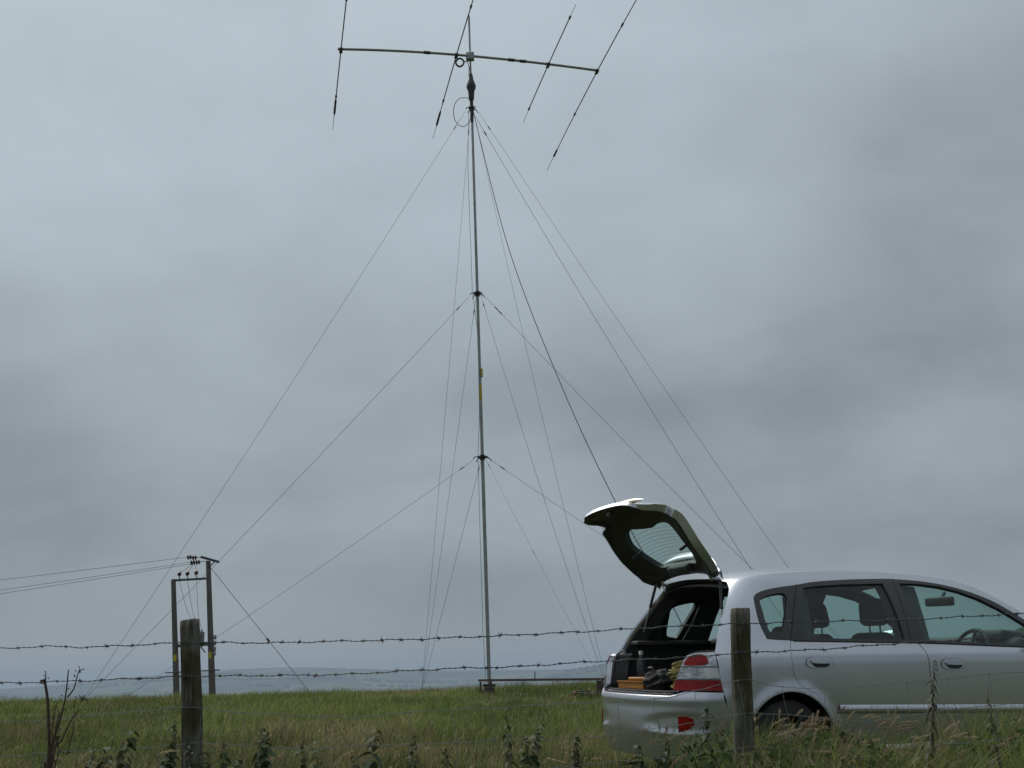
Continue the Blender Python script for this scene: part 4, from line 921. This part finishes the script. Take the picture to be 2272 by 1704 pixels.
# roof spoiler along the top edge
V = []; F = []; ks = np.linspace(-.60, .60, 25)
for s_ in ks:
    b0 = f_rear(np.array([[s_, 1.30]]))[0] - np.array(org); b1_ = f_rear(np.array([[s_ * .97, 1.352]]))[0] - np.array(org); e_k = 1 - abs(s_ / .62) ** 4
    V += [tuple(b1_ + [-.004, 0, .004]), tuple(b0 + [-.045 * e_k - .010, 0, .02]), tuple(b0 + [-.047 * e_k - .012, 0, .008]), tuple(b0 + [-.008, 0, -.012])]
for i in range(24):
    for j in range(4): F.append((i * 4 + j, i * 4 + (j + 1) % 4, (i + 1) * 4 + (j + 1) % 4, (i + 1) * 4 + j))
F += [(0, 1, 2, 3), (99, 98, 97, 96)]
mesh('spoiler', V, F, 'silver', tgt, True)
wip = f_rear(np.array([(0, .985)]))[0] - np.array(org)
MB().tube([wip + np.array([-.02, 0, 0]), wip + np.array([-.03, -.12, .03]), wip + np.array([.02, -.33, .06])], .008, 6).build('wiper', 'black', tgt)
bump_rear = lambda s, z: 0
# gas struts and hinges
A92 = R_(94)
def swing(p):
    dx, dz = p[0] - HX, p[2] - HZ_; return Vector((HX + dx * math.cos(A92) + dz * math.sin(A92), p[1], HZ_ - dx * math.sin(A92) + dz * math.cos(A92)))
for sg in (-1, 1):
    top = Vector((-.205 if sg > 0 else -.235, sg * (.50 if sg > 0 else .47), 1.50 if sg > 0 else 1.375)); bot = Vector((-.31, sg * .60, 1.04))
    md = top.lerp(bot, .60)
    st = MB().tube([top, md], .0115, 10).build('gas_strut', 'black', car)
    MB().tube([md, bot], .0055, 8).build('strut_rod', 'steel', st)
    MB().tube([(-.17, sg * .36, 1.385), (-.20, sg * .36, 1.40), (-.24, sg * .36, 1.385), (-.255, sg * .36, 1.42)], .014, 6).build('hinge', 'silver', car)

# wheels
for x, y in ((.04, -.70), (.04, .70), (2.72, -.70), (2.72, .70)):
    sg = -1 if y < 0 else 1
    Mw = Matrix.Translation((x, y, .275)) @ Matrix.Rotation(R_(90), 4, 'X')
    wh = empty('wheel', (0, 0, 0), car)
    MB().lathe([(.20, -.095), (.27, -.10), (.293, -.085), (.30, -.06), (.30, .06), (.293, .085), (.27, .10), (.20, .095)], 40, Mw, False).build('tyre', 'rubber', wh)
    rm = MB().lathe([(.205, -.09), (.20, -.06), (.185, 0), (.20, .06), (.205, .09), (.195, .085), (.17, 0), (.195, -.085)], 36, Mw, False)
    rim = rm.build('rim', 'alloy', wh)
    hub = MB()
    for k in range(7):
        a_ = 2 * math.pi * k / 7; c_, s2 = math.cos(a_), math.sin(a_)
        hub.tube([(x + .03 * c_, y + sg * .07, .275 + .03 * s2), (x + .12 * c_, y + sg * .075, .275 + .12 * s2), (x + .195 * c_, y + sg * .06, .275 + .195 * s2)], [.028, .02, .024], 6)
    hub.lathe([(.05, -.02), (.055, 0), (.04, .015)], 16, Matrix.Translation((x, y + sg * .075, .275)) @ Matrix.Rotation(R_(-90 * sg), 4, 'X'))
    hub.build('spokes', 'alloy', wh)
    MB().lathe([(.13, -.012), (.13, .012)], 24, Matrix.Translation((x, y + sg * .02, .275)) @ Matrix.Rotation(R_(90), 4, 'X')).build('brake_disc', 'darkmetal', wh)
    V = []; F = []
    for k, a_ in enumerate(np.linspace(-20, 200, 25)):
        for yy in (.81, .45): V.append((x + .332 * math.cos(R_(a_)), sg * yy, .29 + .332 * math.sin(R_(a_))))
    F = [(2 * k, 2 * k + 1, 2 * k + 3, 2 * k + 2) for k in range(24)]
    mesh('arch_liner', V, F, 'black', car, True)
    mesh('arch_wall', [(x + .40 * math.cos(R_(a_)), sg * .45, .29 + .36 * math.sin(R_(a_))) for a_ in np.linspace(-25, 205, 25)], [tuple(range(25))], 'black', car)
# sills below the doors
for sg in (-1, 1):
    MB().tube([(.38, sg * .77, .235), (1.4, sg * .785, .235), (2.38, sg * .76, .235)], .045, 10).build('sill', 'silver', car)

# cabin
Ry = lambda d: Matrix.Rotation(R_(d), 3, 'Y')
for y in (-.36, .36):
    st = empty('front_seat', (0, 0, 0), car)
    rbox('cushion', (1.42, y, .48), (.52, .48, .16), 'seat', st, .06)
    rbox('backrest', (1.13, y, .74), (.15, .47, .56), 'seat', st, .065, Ry(-10), .86, 4)
    rbox('headrest', (1.12, y, 1.165), (.115, .27, .20), 'seat', st, .05, Ry(-6), .8, 4)
    for dy in (-.06, .06): MB().tube([(1.13, y + dy, .95), (1.125, y + dy, 1.10)], .007, 6).build('headrest_post', 'steel', st)
rs = empty('rear_seat', (0, 0, 0), car)
rbox('cushion', (.62, 0, .48), (.5, 1.24, .18), 'seat', rs, .06)
rbox('backrest', (.40, 0, .74), (.14, 1.22, .50), 'seat', rs, .05, Ry(-14), .95)
for y in (-.38, .38): rbox('headrest', (.33, y, 1.01), (.09, .25, .10), 'seat', rs, .035, Ry(-10))
da = rbox('dashboard', (2.42, 0, .84), (.50, 1.36, .26), 'inner', car, .09, Ry(6), .97, 4)
rbox('instrument_hood', (2.28, -.36, .985), (.24, .34, .09), 'inner', car, .04, Ry(5))
sw = empty('steering_wheel', (0, 0, 0), car)
Ms = Matrix.Translation((1.99, -.36, .87)) @ Matrix.Rotation(R_(-66), 4, 'Y')
MB().tube([Ms @ Vector((.18 * math.cos(q), .18 * math.sin(q), 0)) for q in np.linspace(0, 2 * math.pi, 41)], .016, 8, False).build('wheel_ring', 'black', sw)
MB().lathe([(.02, -.03), (.075, -.02), (.075, .015), (.05, .025)], 16, Ms).build('hub_pad', 'black', sw)
for a_ in (0, 180, 90): MB().tube([Ms @ Vector((.06 * math.cos(R_(a_)), .06 * math.sin(R_(a_)), 0)), Ms @ Vector((.175 * math.cos(R_(a_)), .175 * math.sin(R_(a_)), 0))], .013, 6).build('wheel_spoke', 'black', sw)
im = rbox('interior_mirror', (2.06, 0, 1.268), (.04, .26, .075), 'black', car, .018, Matrix.Rotation(R_(15), 3, 'Z'))
MB().tube([(2.07, 0, 1.28), (2.12, 0, 1.34)], .014, 6).build('mirror_stem', 'inner', car)
# windscreen, bonnet, nose
AP = curve(APIL, .06)
def front_loft(L2, bow0, bow1, name, m, parent, crown=0.0, ny=17, dy=0.0, dz=0.0):
    V = []; F = []; n = len(L2)
    for i, (x, z) in enumerate(L2):
        q = i / (n - 1); wy = float(S_(x, z)) - dy; bo = bow0 + (bow1 - bow0) * q
        for k in range(ny):
            u = -1 + 2 * k / (ny - 1); c = 1 - u * u; V.append((x + bo * c, u * wy, z + dz + crown * c * (1 if crown > 0 else 1)))
    for i in range(n - 1):
        for k in range(ny - 1): F.append((i * ny + k, i * ny + k + 1, (i + 1) * ny + k + 1, (i + 1) * ny + k))
    return mesh(name, V, F, m, parent, True)
ws = front_loft(AP, .30, .14, 'windscreen', 'green_glass', car, .03, dy=.01)
front_loft(curve(HOODL, .06), .34, .30, 'bonnet', 'silver', car, .05, dy=.003)
MB().tube([(x, -(float(S_(x, z)) - .05), z - .03) for x, z in AP], .02, 6).build('pillar_trim', 'inner', ws)
MB().tube([(x, float(S_(x, z)) - .05, z - .03) for x, z in AP], .02, 6).build('pillar_trim', 'inner', ws)
V = []; F = []; ny = 25; zl = [.20, .28, .38, .46, .56, .66, .70]; xo_ = [.0, .04, .06, .07, .05, .0, -.06]
for z, xo2 in zip(zl, xo_):
    wy = float(S_(3.08, z))
    for k in range(ny):
        u = -1 + 2 * k / (ny - 1); V.append((3.07 + (.36 + xo2) * (1 - abs(u) ** 2.4) ** (1 / 2.0), u * wy, z))
for i in range(len(zl) - 1):
    for k in range(ny - 1): F.append((i * ny + k, i * ny + k + 1, (i + 1) * ny + k + 1, (i + 1) * ny + k))
fb = mesh('front_bumper', V, F, 'silver', car, True)
rbox('lower_grille', (3.46, 0, .34), (.06, .9, .12), 'black', fb, .02)
rbox('grille', (3.42, 0, .62), (.05, .55, .07), 'black', fb, .02)
for sg in (-1, 1):
    rbox('headlamp', (3.21, sg * .60, .66), (.22, .34, .13), 'clear', car, .05, Matrix.Rotation(R_(-28 * sg), 3, 'Z'))
    dm = rbox('door_mirror', (2.30, sg * .92, 1.0), (.11, .19, .13), 'silver', car, .045)
    MB().tube([(2.30, sg * .80, .955), (2.30, sg * .88, .975)], .022, 8).build('mirror_arm', 'blackt', car)

# ------------------------------------------------------------------ things in the boot
def in_car(o, p, rz=0):
    o.matrix_world = carM @ Matrix.Translation(p) @ Matrix.Rotation(R_(rz), 4, 'Z'); return o
o = in_car(empty('water_bottle'), (-.46, .36, .628)); tag(o, 'clear plastic water bottle with a white cap standing in the car boot', 'bottle')
MB().lathe([(.030, 0), (.036, .01), (.036, .07), (.033, .085), (.036, .10), (.036, .16), (.028, .20), (.013, .225), (.012, .245)], 18).build('bottle_body', 'bottle', o)
MB().lathe([(.015, .238), (.016, .242), (.016, .265), (.014, .268)], 14).build('cap', 'white', o)
o = in_car(empty('tool_tray'), (-.53, .19, .628), 6); tag(o, 'orange yellow plastic tool tray lying open in the car boot', 'tool tray')
b = MB(); b.box((0, 0, .006), (.22, .33, .012))
for c, d in (((-.11, 0, .03), (.008, .34, .05)), ((.11, 0, .03), (.008, .34, .05)), ((0, -.167, .03), (.22, .008, .05)), ((0, .167, .03), (.22, .008, .05)), ((-.113, 0, .052), (.022, .35, .008)), ((.113, 0, .052), (.022, .35, .008)), ((0, .03, .03), (.2, .006, .04))): b.box(c, d)
b.build('tray_body', 'orange', o, False)
rbox('tool_grip', (.0, .07, .065), (.04, .18, .03), 'orange', o, .012, Matrix.Rotation(.3, 3, 'Z'))
MB().tube([(.02, -.02, .05), (.0, -.14, .055)], .01, 8).build('tool_shaft', 'steel', o)
o = in_car(tag(rbox('yellow_case', (0, 0, 0), (.14, .16, .09), 'orange', None, .012), 'small orange yellow box standing behind the tool tray', 'box'), (-.44, .05, .673), 10)
o = in_car(empty('holdall'), (-.53, -.07, .628), 0); tag(o, 'dark crumpled cloth bag with a pale pattern beside the tool tray', 'bag')
import bmesh as _bm
bm = _bm.new(); _bm.ops.create_icosphere(bm, subdivisions=4, radius=1)
for v in bm.verts:
    n_ = .12 * math.sin(7 * v.co.x + 3 * v.co.y) + .1 * math.sin(9 * v.co.z + 5 * v.co.y) + .06 * math.sin(17 * v.co.x - 11 * v.co.z)
    v.co *= 1 + n_; v.co = Vector((v.co.x * .10, v.co.y * .13, max(v.co.z, -.75) * .075 + .056))
me = bpy.data.meshes.new('bag_body'); bm.to_mesh(me); bm.free(); me.materials.append(MT['camo']); me.shade_smooth(); link(bpy.data.objects.new('bag_body', me), o)
MB().tube([(-.05, -.06, .1), (-.07, -.02, .15), (-.07, .03, .15), (-.04, .07, .1)], .008, 6).build('handle', 'black', o)
o = in_car(empty('rope_coil'), (-.50, -.30, .628)); tag(o, 'coil of yellow rope heaped against the boot side by the tail lamp', 'rope')
P = []
for q in np.linspace(0, 2 * math.pi * 9, 220):
    k = q / (2 * math.pi); P.append(((.06 + .012 * math.sin(k * 1.7)) * math.cos(q) * .8 + .02 * math.sin(k), (.075 - .004 * k + .012 * math.sin(2.3 * k)) * math.sin(q), .015 + .02 * k + .012 * math.sin(q + k)))
MB().tube(P, .0075, 6).build('rope', 'ropey', o)

# ------------------------------------------------------------------ grass and plants
def fast_mesh(name, V, quads, tris, col, m):
    me = bpy.data.meshes.new(name); nv = len(V)
    me.vertices.add(nv); me.vertices.foreach_set('co', V.astype(np.float32).ravel())
    nq, ntr = len(quads), len(tris)
    me.loops.add(nq * 4 + ntr * 3); me.loops.foreach_set('vertex_index', np.concatenate([quads.ravel(), tris.ravel()]).astype(np.int32))
    me.polygons.add(nq + ntr)
    me.polygons.foreach_set('loop_start', np.concatenate([np.arange(nq) * 4, nq * 4 + np.arange(ntr) * 3]).astype(np.int32))
    me.update(calc_edges=True)
    ca = me.color_attributes.new('tint', 'FLOAT_COLOR', 'POINT')
    ca.data.foreach_set('color', np.concatenate([col, np.ones((nv, 1))], 1).astype(np.float32).ravel())
    me.materials.append(MT[m]); me.shade_smooth()
    return link(bpy.data.objects.new(name, me))
GREEN = np.array([(.085, .125, .03), (.115, .15, .04), (.15, .17, .05), (.06, .095, .026)]); STRAW = np.array([(.30, .245, .125), (.24, .20, .095), (.36, .30, .17), (.18, .135, .075)])
def pick(n, straw, g):
    c = GREEN[g.integers(0, 4, n)] * 1.35; s = STRAW[g.integers(0, 4, n)]; k = (g.random(n) < straw)[:, None]
    return np.where(k, s, c) * g.uniform(.5, 1.6, (n, 1))
def blades(name, x, y, h, w, bend, straw, seed, label, cat):
    g = np.random.default_rng(seed); n = len(x); z = ground_z(x, y) - .01
    a = g.uniform(0, 2 * np.pi, n); wind = np.stack([np.full(n, .35), np.full(n, -.05)], 1)
    d = np.stack([np.cos(a), np.sin(a)], 1) + wind; fa = g.uniform(0, np.pi, n); wv = np.stack([np.cos(fa), np.sin(fa)], 1)
    b = (bend * g.uniform(.2, 1.2, n))[:, None] * h[:, None]
    B = np.stack([x, y], 1); V = np.zeros((n, 5, 3))
    for i, (q, o, ww) in enumerate(((0, 0, 1), (0, 0, -1), (.55, .32, .8), (.55, .32, -.8), (1, 1, 0))):
        V[:, i, :2] = B + d * b * o + wv * (w * ww)[:, None]; V[:, i, 2] = z + h * (q - (.25 * bend * (q == 1)))
    i0 = np.arange(n)[:, None] * 5
    c = pick(n, straw, g) * (.68 + .64 * vnoise(x * .8 + 17, y * .8 + 5, seed + 60))[:, None]
    C = np.repeat(c[:, None, :], 5, 1); tipc = np.clip(g.normal(.25, .2, n), 0, .6)[:, None]; C[:, 4] = C[:, 4] * (1 - tipc) + STRAW[1] * tipc
    return tag(fast_mesh(name, V.reshape(-1, 3), i0 + np.array([0, 1, 3, 2]), i0 + np.array([2, 3, 4]), C.reshape(-1, 3), 'grassm'), label, cat, kind='stuff')
g = np.random.default_rng(21)
X = []; Y = []
for (y0, y1, xl, xr_, den) in ((6.4, 9, 4.6, 6.0, 1500), (9, 12, 6, 6.5, 1500), (12, 16, 8, 8, 1050), (16, 20.5, 10, 10, 900), (20.5, 26, 12.5, 12, 200)):
    n = int((y1 - y0) * (xl + xr_) * den); X.append(g.uniform(-xl, xr_, n)); Y.append(g.uniform(y0, y1, n))
X = np.concatenate(X); Y = np.concatenate(Y)
pn = vnoise(X * 1.1, Y * 1.1, 31); pl_ = vnoise(X * .5 + 3, Y * .5, 33); tuft = vnoise(X * 3.1, Y * 3.1, 35)
lowc = np.abs((X - 1.45) * .345 - (Y - 8.26) * .938) < .75; lowc &= ((X - 1.45) * .938 + (Y - 8.26) * .345 > -.9)
clump = vnoise(X * 1.9 + 11, Y * 1.9, 37)
H = (.045 + .08 * pn + .13 * tuft ** 3 + .12 * np.clip(clump - .62, 0, 1) * 2) * g.uniform(.4, 1.6, len(X)) * np.where(lowc, .7, 1) * np.where(Y > 15, .8, 1)
straw = np.clip(.17 + 1.4 * (pl_ - .45) + .25 * (tuft > .72) - .25 * (clump > .66), .04, .7)
blades('field_grass', X, Y, H, g.uniform(.0018, .0042, len(X)), .75, straw, 5, 'rough pasture grass with straw coloured patches', 'grass')
# longer grass along the fence
n = 52000; X = np.where(g.random(n) < .62, g.uniform(.75, 3.6, n), g.uniform(-3.4, .75, n)); Y = 4.35 + 2.3 * g.random(n) ** .9
pn = vnoise(X * 1.6 + 5, Y * 1.6, 41); dens = np.where(X > .75, 1.0, .42 + .25 * pn); k = g.random(n) < dens; X, Y = X[k], Y[k]; pn = pn[k]
H = np.where(X > .9, .40 + .40 * pn, .14 + .2 * pn + .25 * np.clip(pn - .6, 0, 1)) * g.uniform(.45, 1.15, len(X)) + np.where(X > 1.6, .03, 0) + .16 * np.exp(-((X - 1.32) / .26) ** 2) * g.random(len(X))
blades('verge_grass', X, Y, H, g.uniform(.0022, .0052, len(X)), .55, np.clip(.10 + .35 * (pn - .4), .05, .4), 6, 'long green grass growing along the foot of the fence', 'grass')
# leafy undergrowth at the fence foot in front of the car
n = 13000; X = np.where(g.random(n) < .75, g.uniform(.7, 3.4, n), g.uniform(-3, .7, n)); Y = g.uniform(4.5, 5.9, n); pn = vnoise(X * 2 + 1, Y * 2, 51)
lv = np.zeros((n, 5, 3)); zz_ = ground_z(X, Y) + np.where(X > .7, (.32 + .42 * pn), .22 + .16 * pn) * g.random(n) ** .6
az_ = g.uniform(0, 2 * np.pi, n); ln_ = g.uniform(.02, .055, n); wd = ln_ * g.uniform(.25, .45, n); ti = g.normal(-.2, .45, n)
dx, dy = np.cos(az_), np.sin(az_)
for i, (q, o) in enumerate(((0, 0), (.5, 1), (.5, -1), (1, 0), (.5, 0))):
    lv[:, i, 0] = X + dx * ln_ * q * np.cos(ti) - dy * wd * o; lv[:, i, 1] = Y + dy * ln_ * q * np.cos(ti) + dx * wd * o; lv[:, i, 2] = zz_ + np.sin(ti) * ln_ * q + (.006 if i in (1, 2) else 0) - .02 * (q == 1)
i0 = np.arange(n)[:, None] * 5
cc = np.array([(.045, .075, .02), (.065, .10, .03), (.04, .065, .02), (.09, .105, .04)])[g.integers(0, 4, n)] * g.uniform(.8, 1.25, (n, 1))
tag(fast_mesh('undergrowth_leaves', lv.reshape(-1, 3), np.concatenate([i0 + np.array([0, 1, 3, 4]), i0 + np.array([0, 4, 3, 2])]), np.zeros((0, 3), int), np.repeat(cc, 5, 0), 'grassm'), 'low leafy weeds tangled in the long grass by the fence', 'weeds', kind='stuff')
# seeding grass stems
V = []; Q = []; T = []; Cc = []
def seed_stem(x, y, h, lean, az, droop, g, headlen, hc):
    z = float(ground_z(x, y)); pts = []
    for q in np.linspace(0, 1, 9):
        o = lean * h * q ** 1.8 + droop * max(0, q - .72) ** 1.5 * 2.2; pts.append(np.array([x + math.cos(az) * o, y + math.sin(az) * o, z + h * q - droop * max(0, q - .78) ** 2 * 5.5]))
    n0 = sum(len(v) for v in V); P = np.array(pts); fa = g.uniform(0, np.pi)
    for rot_ in (0, np.pi / 2):
        wv = np.array([math.cos(fa + rot_), math.sin(fa + rot_), 0]) * .0011
        A = np.concatenate([P - wv, P + wv]); b0 = sum(len(v) for v in V); V.append(A); Cc.append(np.tile(STRAW[g.integers(0, 4)] * .8, (len(A), 1)))
        Q.append(np.array([(b0 + i, b0 + 9 + i, b0 + 10 + i, b0 + 1 + i) for i in range(8)]))
    # panicle: many short spikelets round the upper stem
    m_ = int(headlen * 620); hv = []; 
    for k in range(m_):
        q = 1 - headlen / h * g.random(); i = min(int(q * 8), 7); f_ = q * 8 - i; p = P[i] * (1 - f_) + P[i + 1] * f_; td = P[i + 1] - P[i]; td = td / np.linalg.norm(td)
        r = g.normal(0, 1, 3); r -= td * r.dot(td); r /= np.linalg.norm(r); sp = (1 - q) / (headlen / h); l_ = g.uniform(.008, .015)
        a_ = p + r * .0032 * math.sin(math.pi * min(1, sp * .9 + .1)) * 1.3; t_ = a_ + (td * .9 + r * .3) * l_; sd = np.cross(td, r) * .0024
        hv += [p, a_ + (t_ - a_) * .4 + sd, t_, a_ + (t_ - a_) * .4 - sd]
    if hv:
        b0 = sum(len(v) for v in V); V.append(np.array(hv)); Cc.append(np.tile(hc, (len(hv), 1))); Q.append(np.array([(b0 + 4 * k, b0 + 4 * k + 1, b0 + 4 * k + 2, b0 + 4 * k + 3) for k in range(m_)]))
HC = np.array([(.42, .34, .22), (.34, .26, .16), (.50, .42, .29), (.30, .21, .15)])
class _acc(list): pass
for k in range(360):
    cl_ = g.random()
    if cl_ < .55: x, y, h = g.normal(1.36, .24), g.uniform(4.7, 5.9), g.uniform(.40, .72)
    elif cl_ < .75: x, y, h = g.uniform(.9, 3.2), g.uniform(4.6, 6.0), g.uniform(.42, .72)
    else: x, y, h = g.uniform(-3, 1.0), g.uniform(4.8, 6.6), g.uniform(.34, .62)
    seed_stem(x, y, h, g.uniform(.02, .3), g.normal(.1, .7), g.uniform(.08, .42), g, g.uniform(.06, .13), HC[g.integers(0, 4)] * g.uniform(.8, 1.1))
for k in range(330):
    x, y = g.uniform(-5.5, 1.2), g.uniform(7, 14.5); seed_stem(x, y, g.uniform(.16, .36), g.uniform(.05, .4), g.normal(.1, .8), g.uniform(.02, .12), g, g.uniform(.03, .07), HC[g.integers(0, 4)])
tag(fast_mesh('seeding_grass', np.concatenate(V), np.concatenate(Q), np.zeros((0, 3), int), np.concatenate(Cc), 'grassm'), 'pale drooping seed heads of tall dry grass by the fence', 'seeding grass', kind='stuff')

def leaf_mesh(name, ln, wd, m, teeth=6, fold=.3, droop=.5, narrow=1.0):
    V = [(0, 0, 0)]; F = []; L1 = []; R1 = []; Md = []
    k = teeth
    for i in range(k + 1):
        q = i / k; w = wd * (math.sin(math.pi * min(1, q ** .62)) ** narrow) * (1 if i % 2 else .86); zd = -droop * ln * q * q; xx = ln * q
        Md.append(len(V)); V.append((xx, 0, zd))
        if 0 < i < k:
            L1.append(len(V)); V.append((xx - .1 * ln * (1 - q), w, zd + fold * w)); R1.append(len(V)); V.append((xx - .1 * ln * (1 - q), -w, zd + fold * w))
    for i in range(k):
        for S2, sg in ((L1, 1), (R1, -1)):
            if i == 0: f = (Md[0], Md[1], S2[0])
            elif i == k - 1: f = (Md[i], Md[i + 1], S2[i - 1])
            else: f = (Md[i], Md[i + 1], S2[i], S2[i - 1])
            F.append(f if sg > 0 else f[::-1])
    o = mesh(name, V, F, m, None, True); me = o.data; bpy.data.objects.remove(o); return me
nl_a = leaf_mesh('leaf', .075, .027, 'nettle', droop=.3); nl_b = leaf_mesh('leaf', .064, .024, 'nettle', droop=.55); nl_c = leaf_mesh('leaf', .05, .02, 'willow', droop=.7); wl = leaf_mesh('leaf', .07, .0085, 'willow', 6, .1, .7)
def plant(name, label, cat, x, y, top, lean, seed, leaves, nodes, mstem, sc=1.0, bare=.25, r=.0035, group=None, catk=True, tops=None):
    g = np.random.default_rng(seed); z = float(ground_z(x, y)); H = top - z
    root = empty(name, (x, y, z)); tag(root, label, cat, group)
    ax = lambda q: Vector((lean[0] * q ** 1.5 + .012 * math.sin(5 * q + seed), lean[1] * q ** 1.5 + .01 * math.sin(4 * q + 2 * seed), H * q))
    MB().tube([ax(q) for q in np.linspace(-.03, 1, 14)], [r * (1.1 - .8 * q) for q in np.linspace(0, 1, 14)], 6).build('stem', mstem, root)
    a0 = g.uniform(0, 6.28)
    for k in range(nodes):
        q = bare + (1 - bare) * (k / (nodes - 1)) ** .8; s_ = sc * (1.25 - .85 * ((q - bare) / (1 - bare)) ** 1.6) * g.uniform(.85, 1.15)
        for h_ in range(2):
            o = bpy.data.objects.new('leaf', leaves[g.integers(0, len(leaves))]); link(o, root)
            o.location = ax(q); o.rotation_euler = (g.normal(0, .25), g.normal(.25, .3), a0 + k * math.pi / 2 + h_ * math.pi + g.normal(0, .25)); o.scale = (s_, s_, s_)
    if catk:
        for k in range(9):
            q = g.uniform(.62, .97); p = ax(q); a_ = g.uniform(0, 6.28)
            MB().tube([p, p + Vector((.022 * math.cos(a_), .022 * math.sin(a_), .004)), p + Vector((.034 * math.cos(a_), .034 * math.sin(a_), -.022))], [.0012, .0028, .0012], 5).build('catkin', mstem, root)
    return root
NET = [(-2.36, 5.0, .625, 1.0), (-2.24, 5.1, .655, .9), (-1.83, 5.05, .665, 1.05), (-1.97, 4.9, .60, 1.0), (-1.62, 5.25, .70, .8), (-1.31, 5.0, .60, .9), (-1.23, 5.1, .645, 1.0), (-1.11, 5.0, .665, 1.15), (-.95, 5.1, .605, .9), (-.87, 5.0, .595, .9), (-.75, 5.0, .645, 1.15), (-.60, 5.1, .61, .85), (-.32, 5.0, .565, .9), (-.05, 5.0, .72, 1.0), (-.035, 5.08, .64, 1.1), (.85, 5.1, .69, .75), (-2.6, 5.0, .66, 1.0), (1.62, 5.75, .60, .7), (2.62, 5.0, .60, 1.0), (2.4, 4.9, .56, 1.1)]
NLAB = {0: 'broad nettle nearest the dead dock on the side away from the split post', 2: 'leafy nettle between the dead dock and the split fence post', 3: 'short nettle right beside the dead dock stalks', 4: 'tall thin nettle close beside the split fence post', 13: 'tallest nettle of the fence line, standing below the mast foot', 14: 'shorter nettle crowded against the tallest nettle', 15: 'thin nettle between the rear bumper and the squared fence post', 17: 'small nettle growing in front of the rear wheel', 18: 'broad nettle among the long grass below the front door', 19: 'low bushy nettle in the long grass below the front door'}
for k in range(16):
    NET.append((rng.uniform(-2.6, .55), rng.uniform(4.85, 5.3), rng.uniform(.50, .62), rng.uniform(.7, 1.2)))
for i, (x, y, tp, sc) in enumerate(NET):
    plant('nettle_plant', NLAB.get(i, 'dark green stinging nettle growing at the foot of the fence') if i in NLAB or i in (1, 16) else ('dark stinging nettle in the row between the split post and the tallest nettle' if i < 20 else 'low nettle shoot half hidden in the grass of the fence line'), 'nettle', x, y, tp, (rng.normal(.02, .09), rng.normal(0, .04)), 100 + i, [nl_a, nl_b, nl_c] if i % 3 else [nl_a, nl_b], int(rng.integers(13, 23)), 'nstem', sc * rng.uniform(.8, 1.35), rng.uniform(.3, .5), group='nettles along the fence')
plant('willowherb', 'tall thin willowherb leaning up in front of the car doors', 'willowherb', 1.68, 5.0, .872, (.17, 0), 61, [wl], 26, 'willow', 1.0, .45, .0045, catk=False)
plant('willowherb', 'short willowherb stem standing under the front door handle', 'willowherb', 2.05, 5.0, .74, (.03, 0), 62, [wl], 18, 'willow', .8, .5, .003, catk=False)
# dead dock
dk = empty('dead_dock', (-2.07, 5.0, float(ground_z(-2.07, 5.0)))); tag(dk, 'dead brown dock with bare forked stalks beside the fence', 'dead dock'); dl = Vector(dk.location)
PX = lambda X_, Y_: Vector(((X_ / 5.53 - 610 / 5.53) * .00199 * 1.0 - 2.08, 5.0, .545 + (1400 - Y_) / 5.53 * .00205))
base_p = Vector((-2.085, 5.0, dl.z - .02))
STK = [([(600, 1400), (590, 1170), (540, 750), (500, 560), (465, 450)], .0075, .006), ([(500, 560), (485, 420), (482, 350)], .0035, .0018), ([(620, 1400), (650, 1150), (720, 900), (770, 650), (790, 330)], .008, .0026), ([(650, 1380), (740, 1150), (830, 930), (900, 830)], .0065, .0028), ([(630, 1300), (605, 1050), (605, 900), (617, 740)], .005, .0024), ([(690, 1400), (820, 1300), (880, 1100), (912, 950)], .0045, .0022), ([(770, 650), (838, 560), (862, 420), (880, 330)], .0038, .0018), ([(860, 780), (885, 660), (950, 665), (985, 690)], .003, .0015), ([(640, 1200), (665, 950), (690, 820)], .0045, .0022)]
g = np.random.default_rng(77)
for k, (pp, ra, rb) in enumerate(STK):
    P = [PX(*p) for p in pp]
    dy_ = g.normal(0, .02); P = [p + Vector((0, dy_ * i / len(P), 0)) for i, p in enumerate(P)]
    if pp[0][1] >= 1290: P = [base_p] + P
    cs = np.array([tuple(p) for p in P]); P2 = [Vector(q) - dl for q in curve(cs, .03)]
    so_ = MB().tube(P2, list(np.linspace(ra * (1.3 if P[0] == base_p else 1), rb, len(P2))), 7).build('stalk', 'dock', dk)
    b = MB()
    for q in range(10 if k not in (0, 1) else 3):
        i = g.integers(len(P2) // 2, len(P2)); p = P2[i]; a_ = g.uniform(0, 6.28); l_ = g.uniform(.006, .02)
        e2 = p + Vector((l_ * math.cos(a_), l_ * math.sin(a_) * .6, g.uniform(-.004, .012))); b.tube([p, e2], .0009, 4); b.lathe([(.001, -.003), (.0035, 0), (.001, .004)], 6, Matrix.Translation(e2))
    tag(b.build('seed_clusters', 'dock', so_), kind='stuff')
tp = PX(455, 445) - dl; MB().box(tp, (.02, .012, .007), Matrix.Rotation(R_(-14), 3, 'Y')).build('broken_tip', 'dock', dk, False)
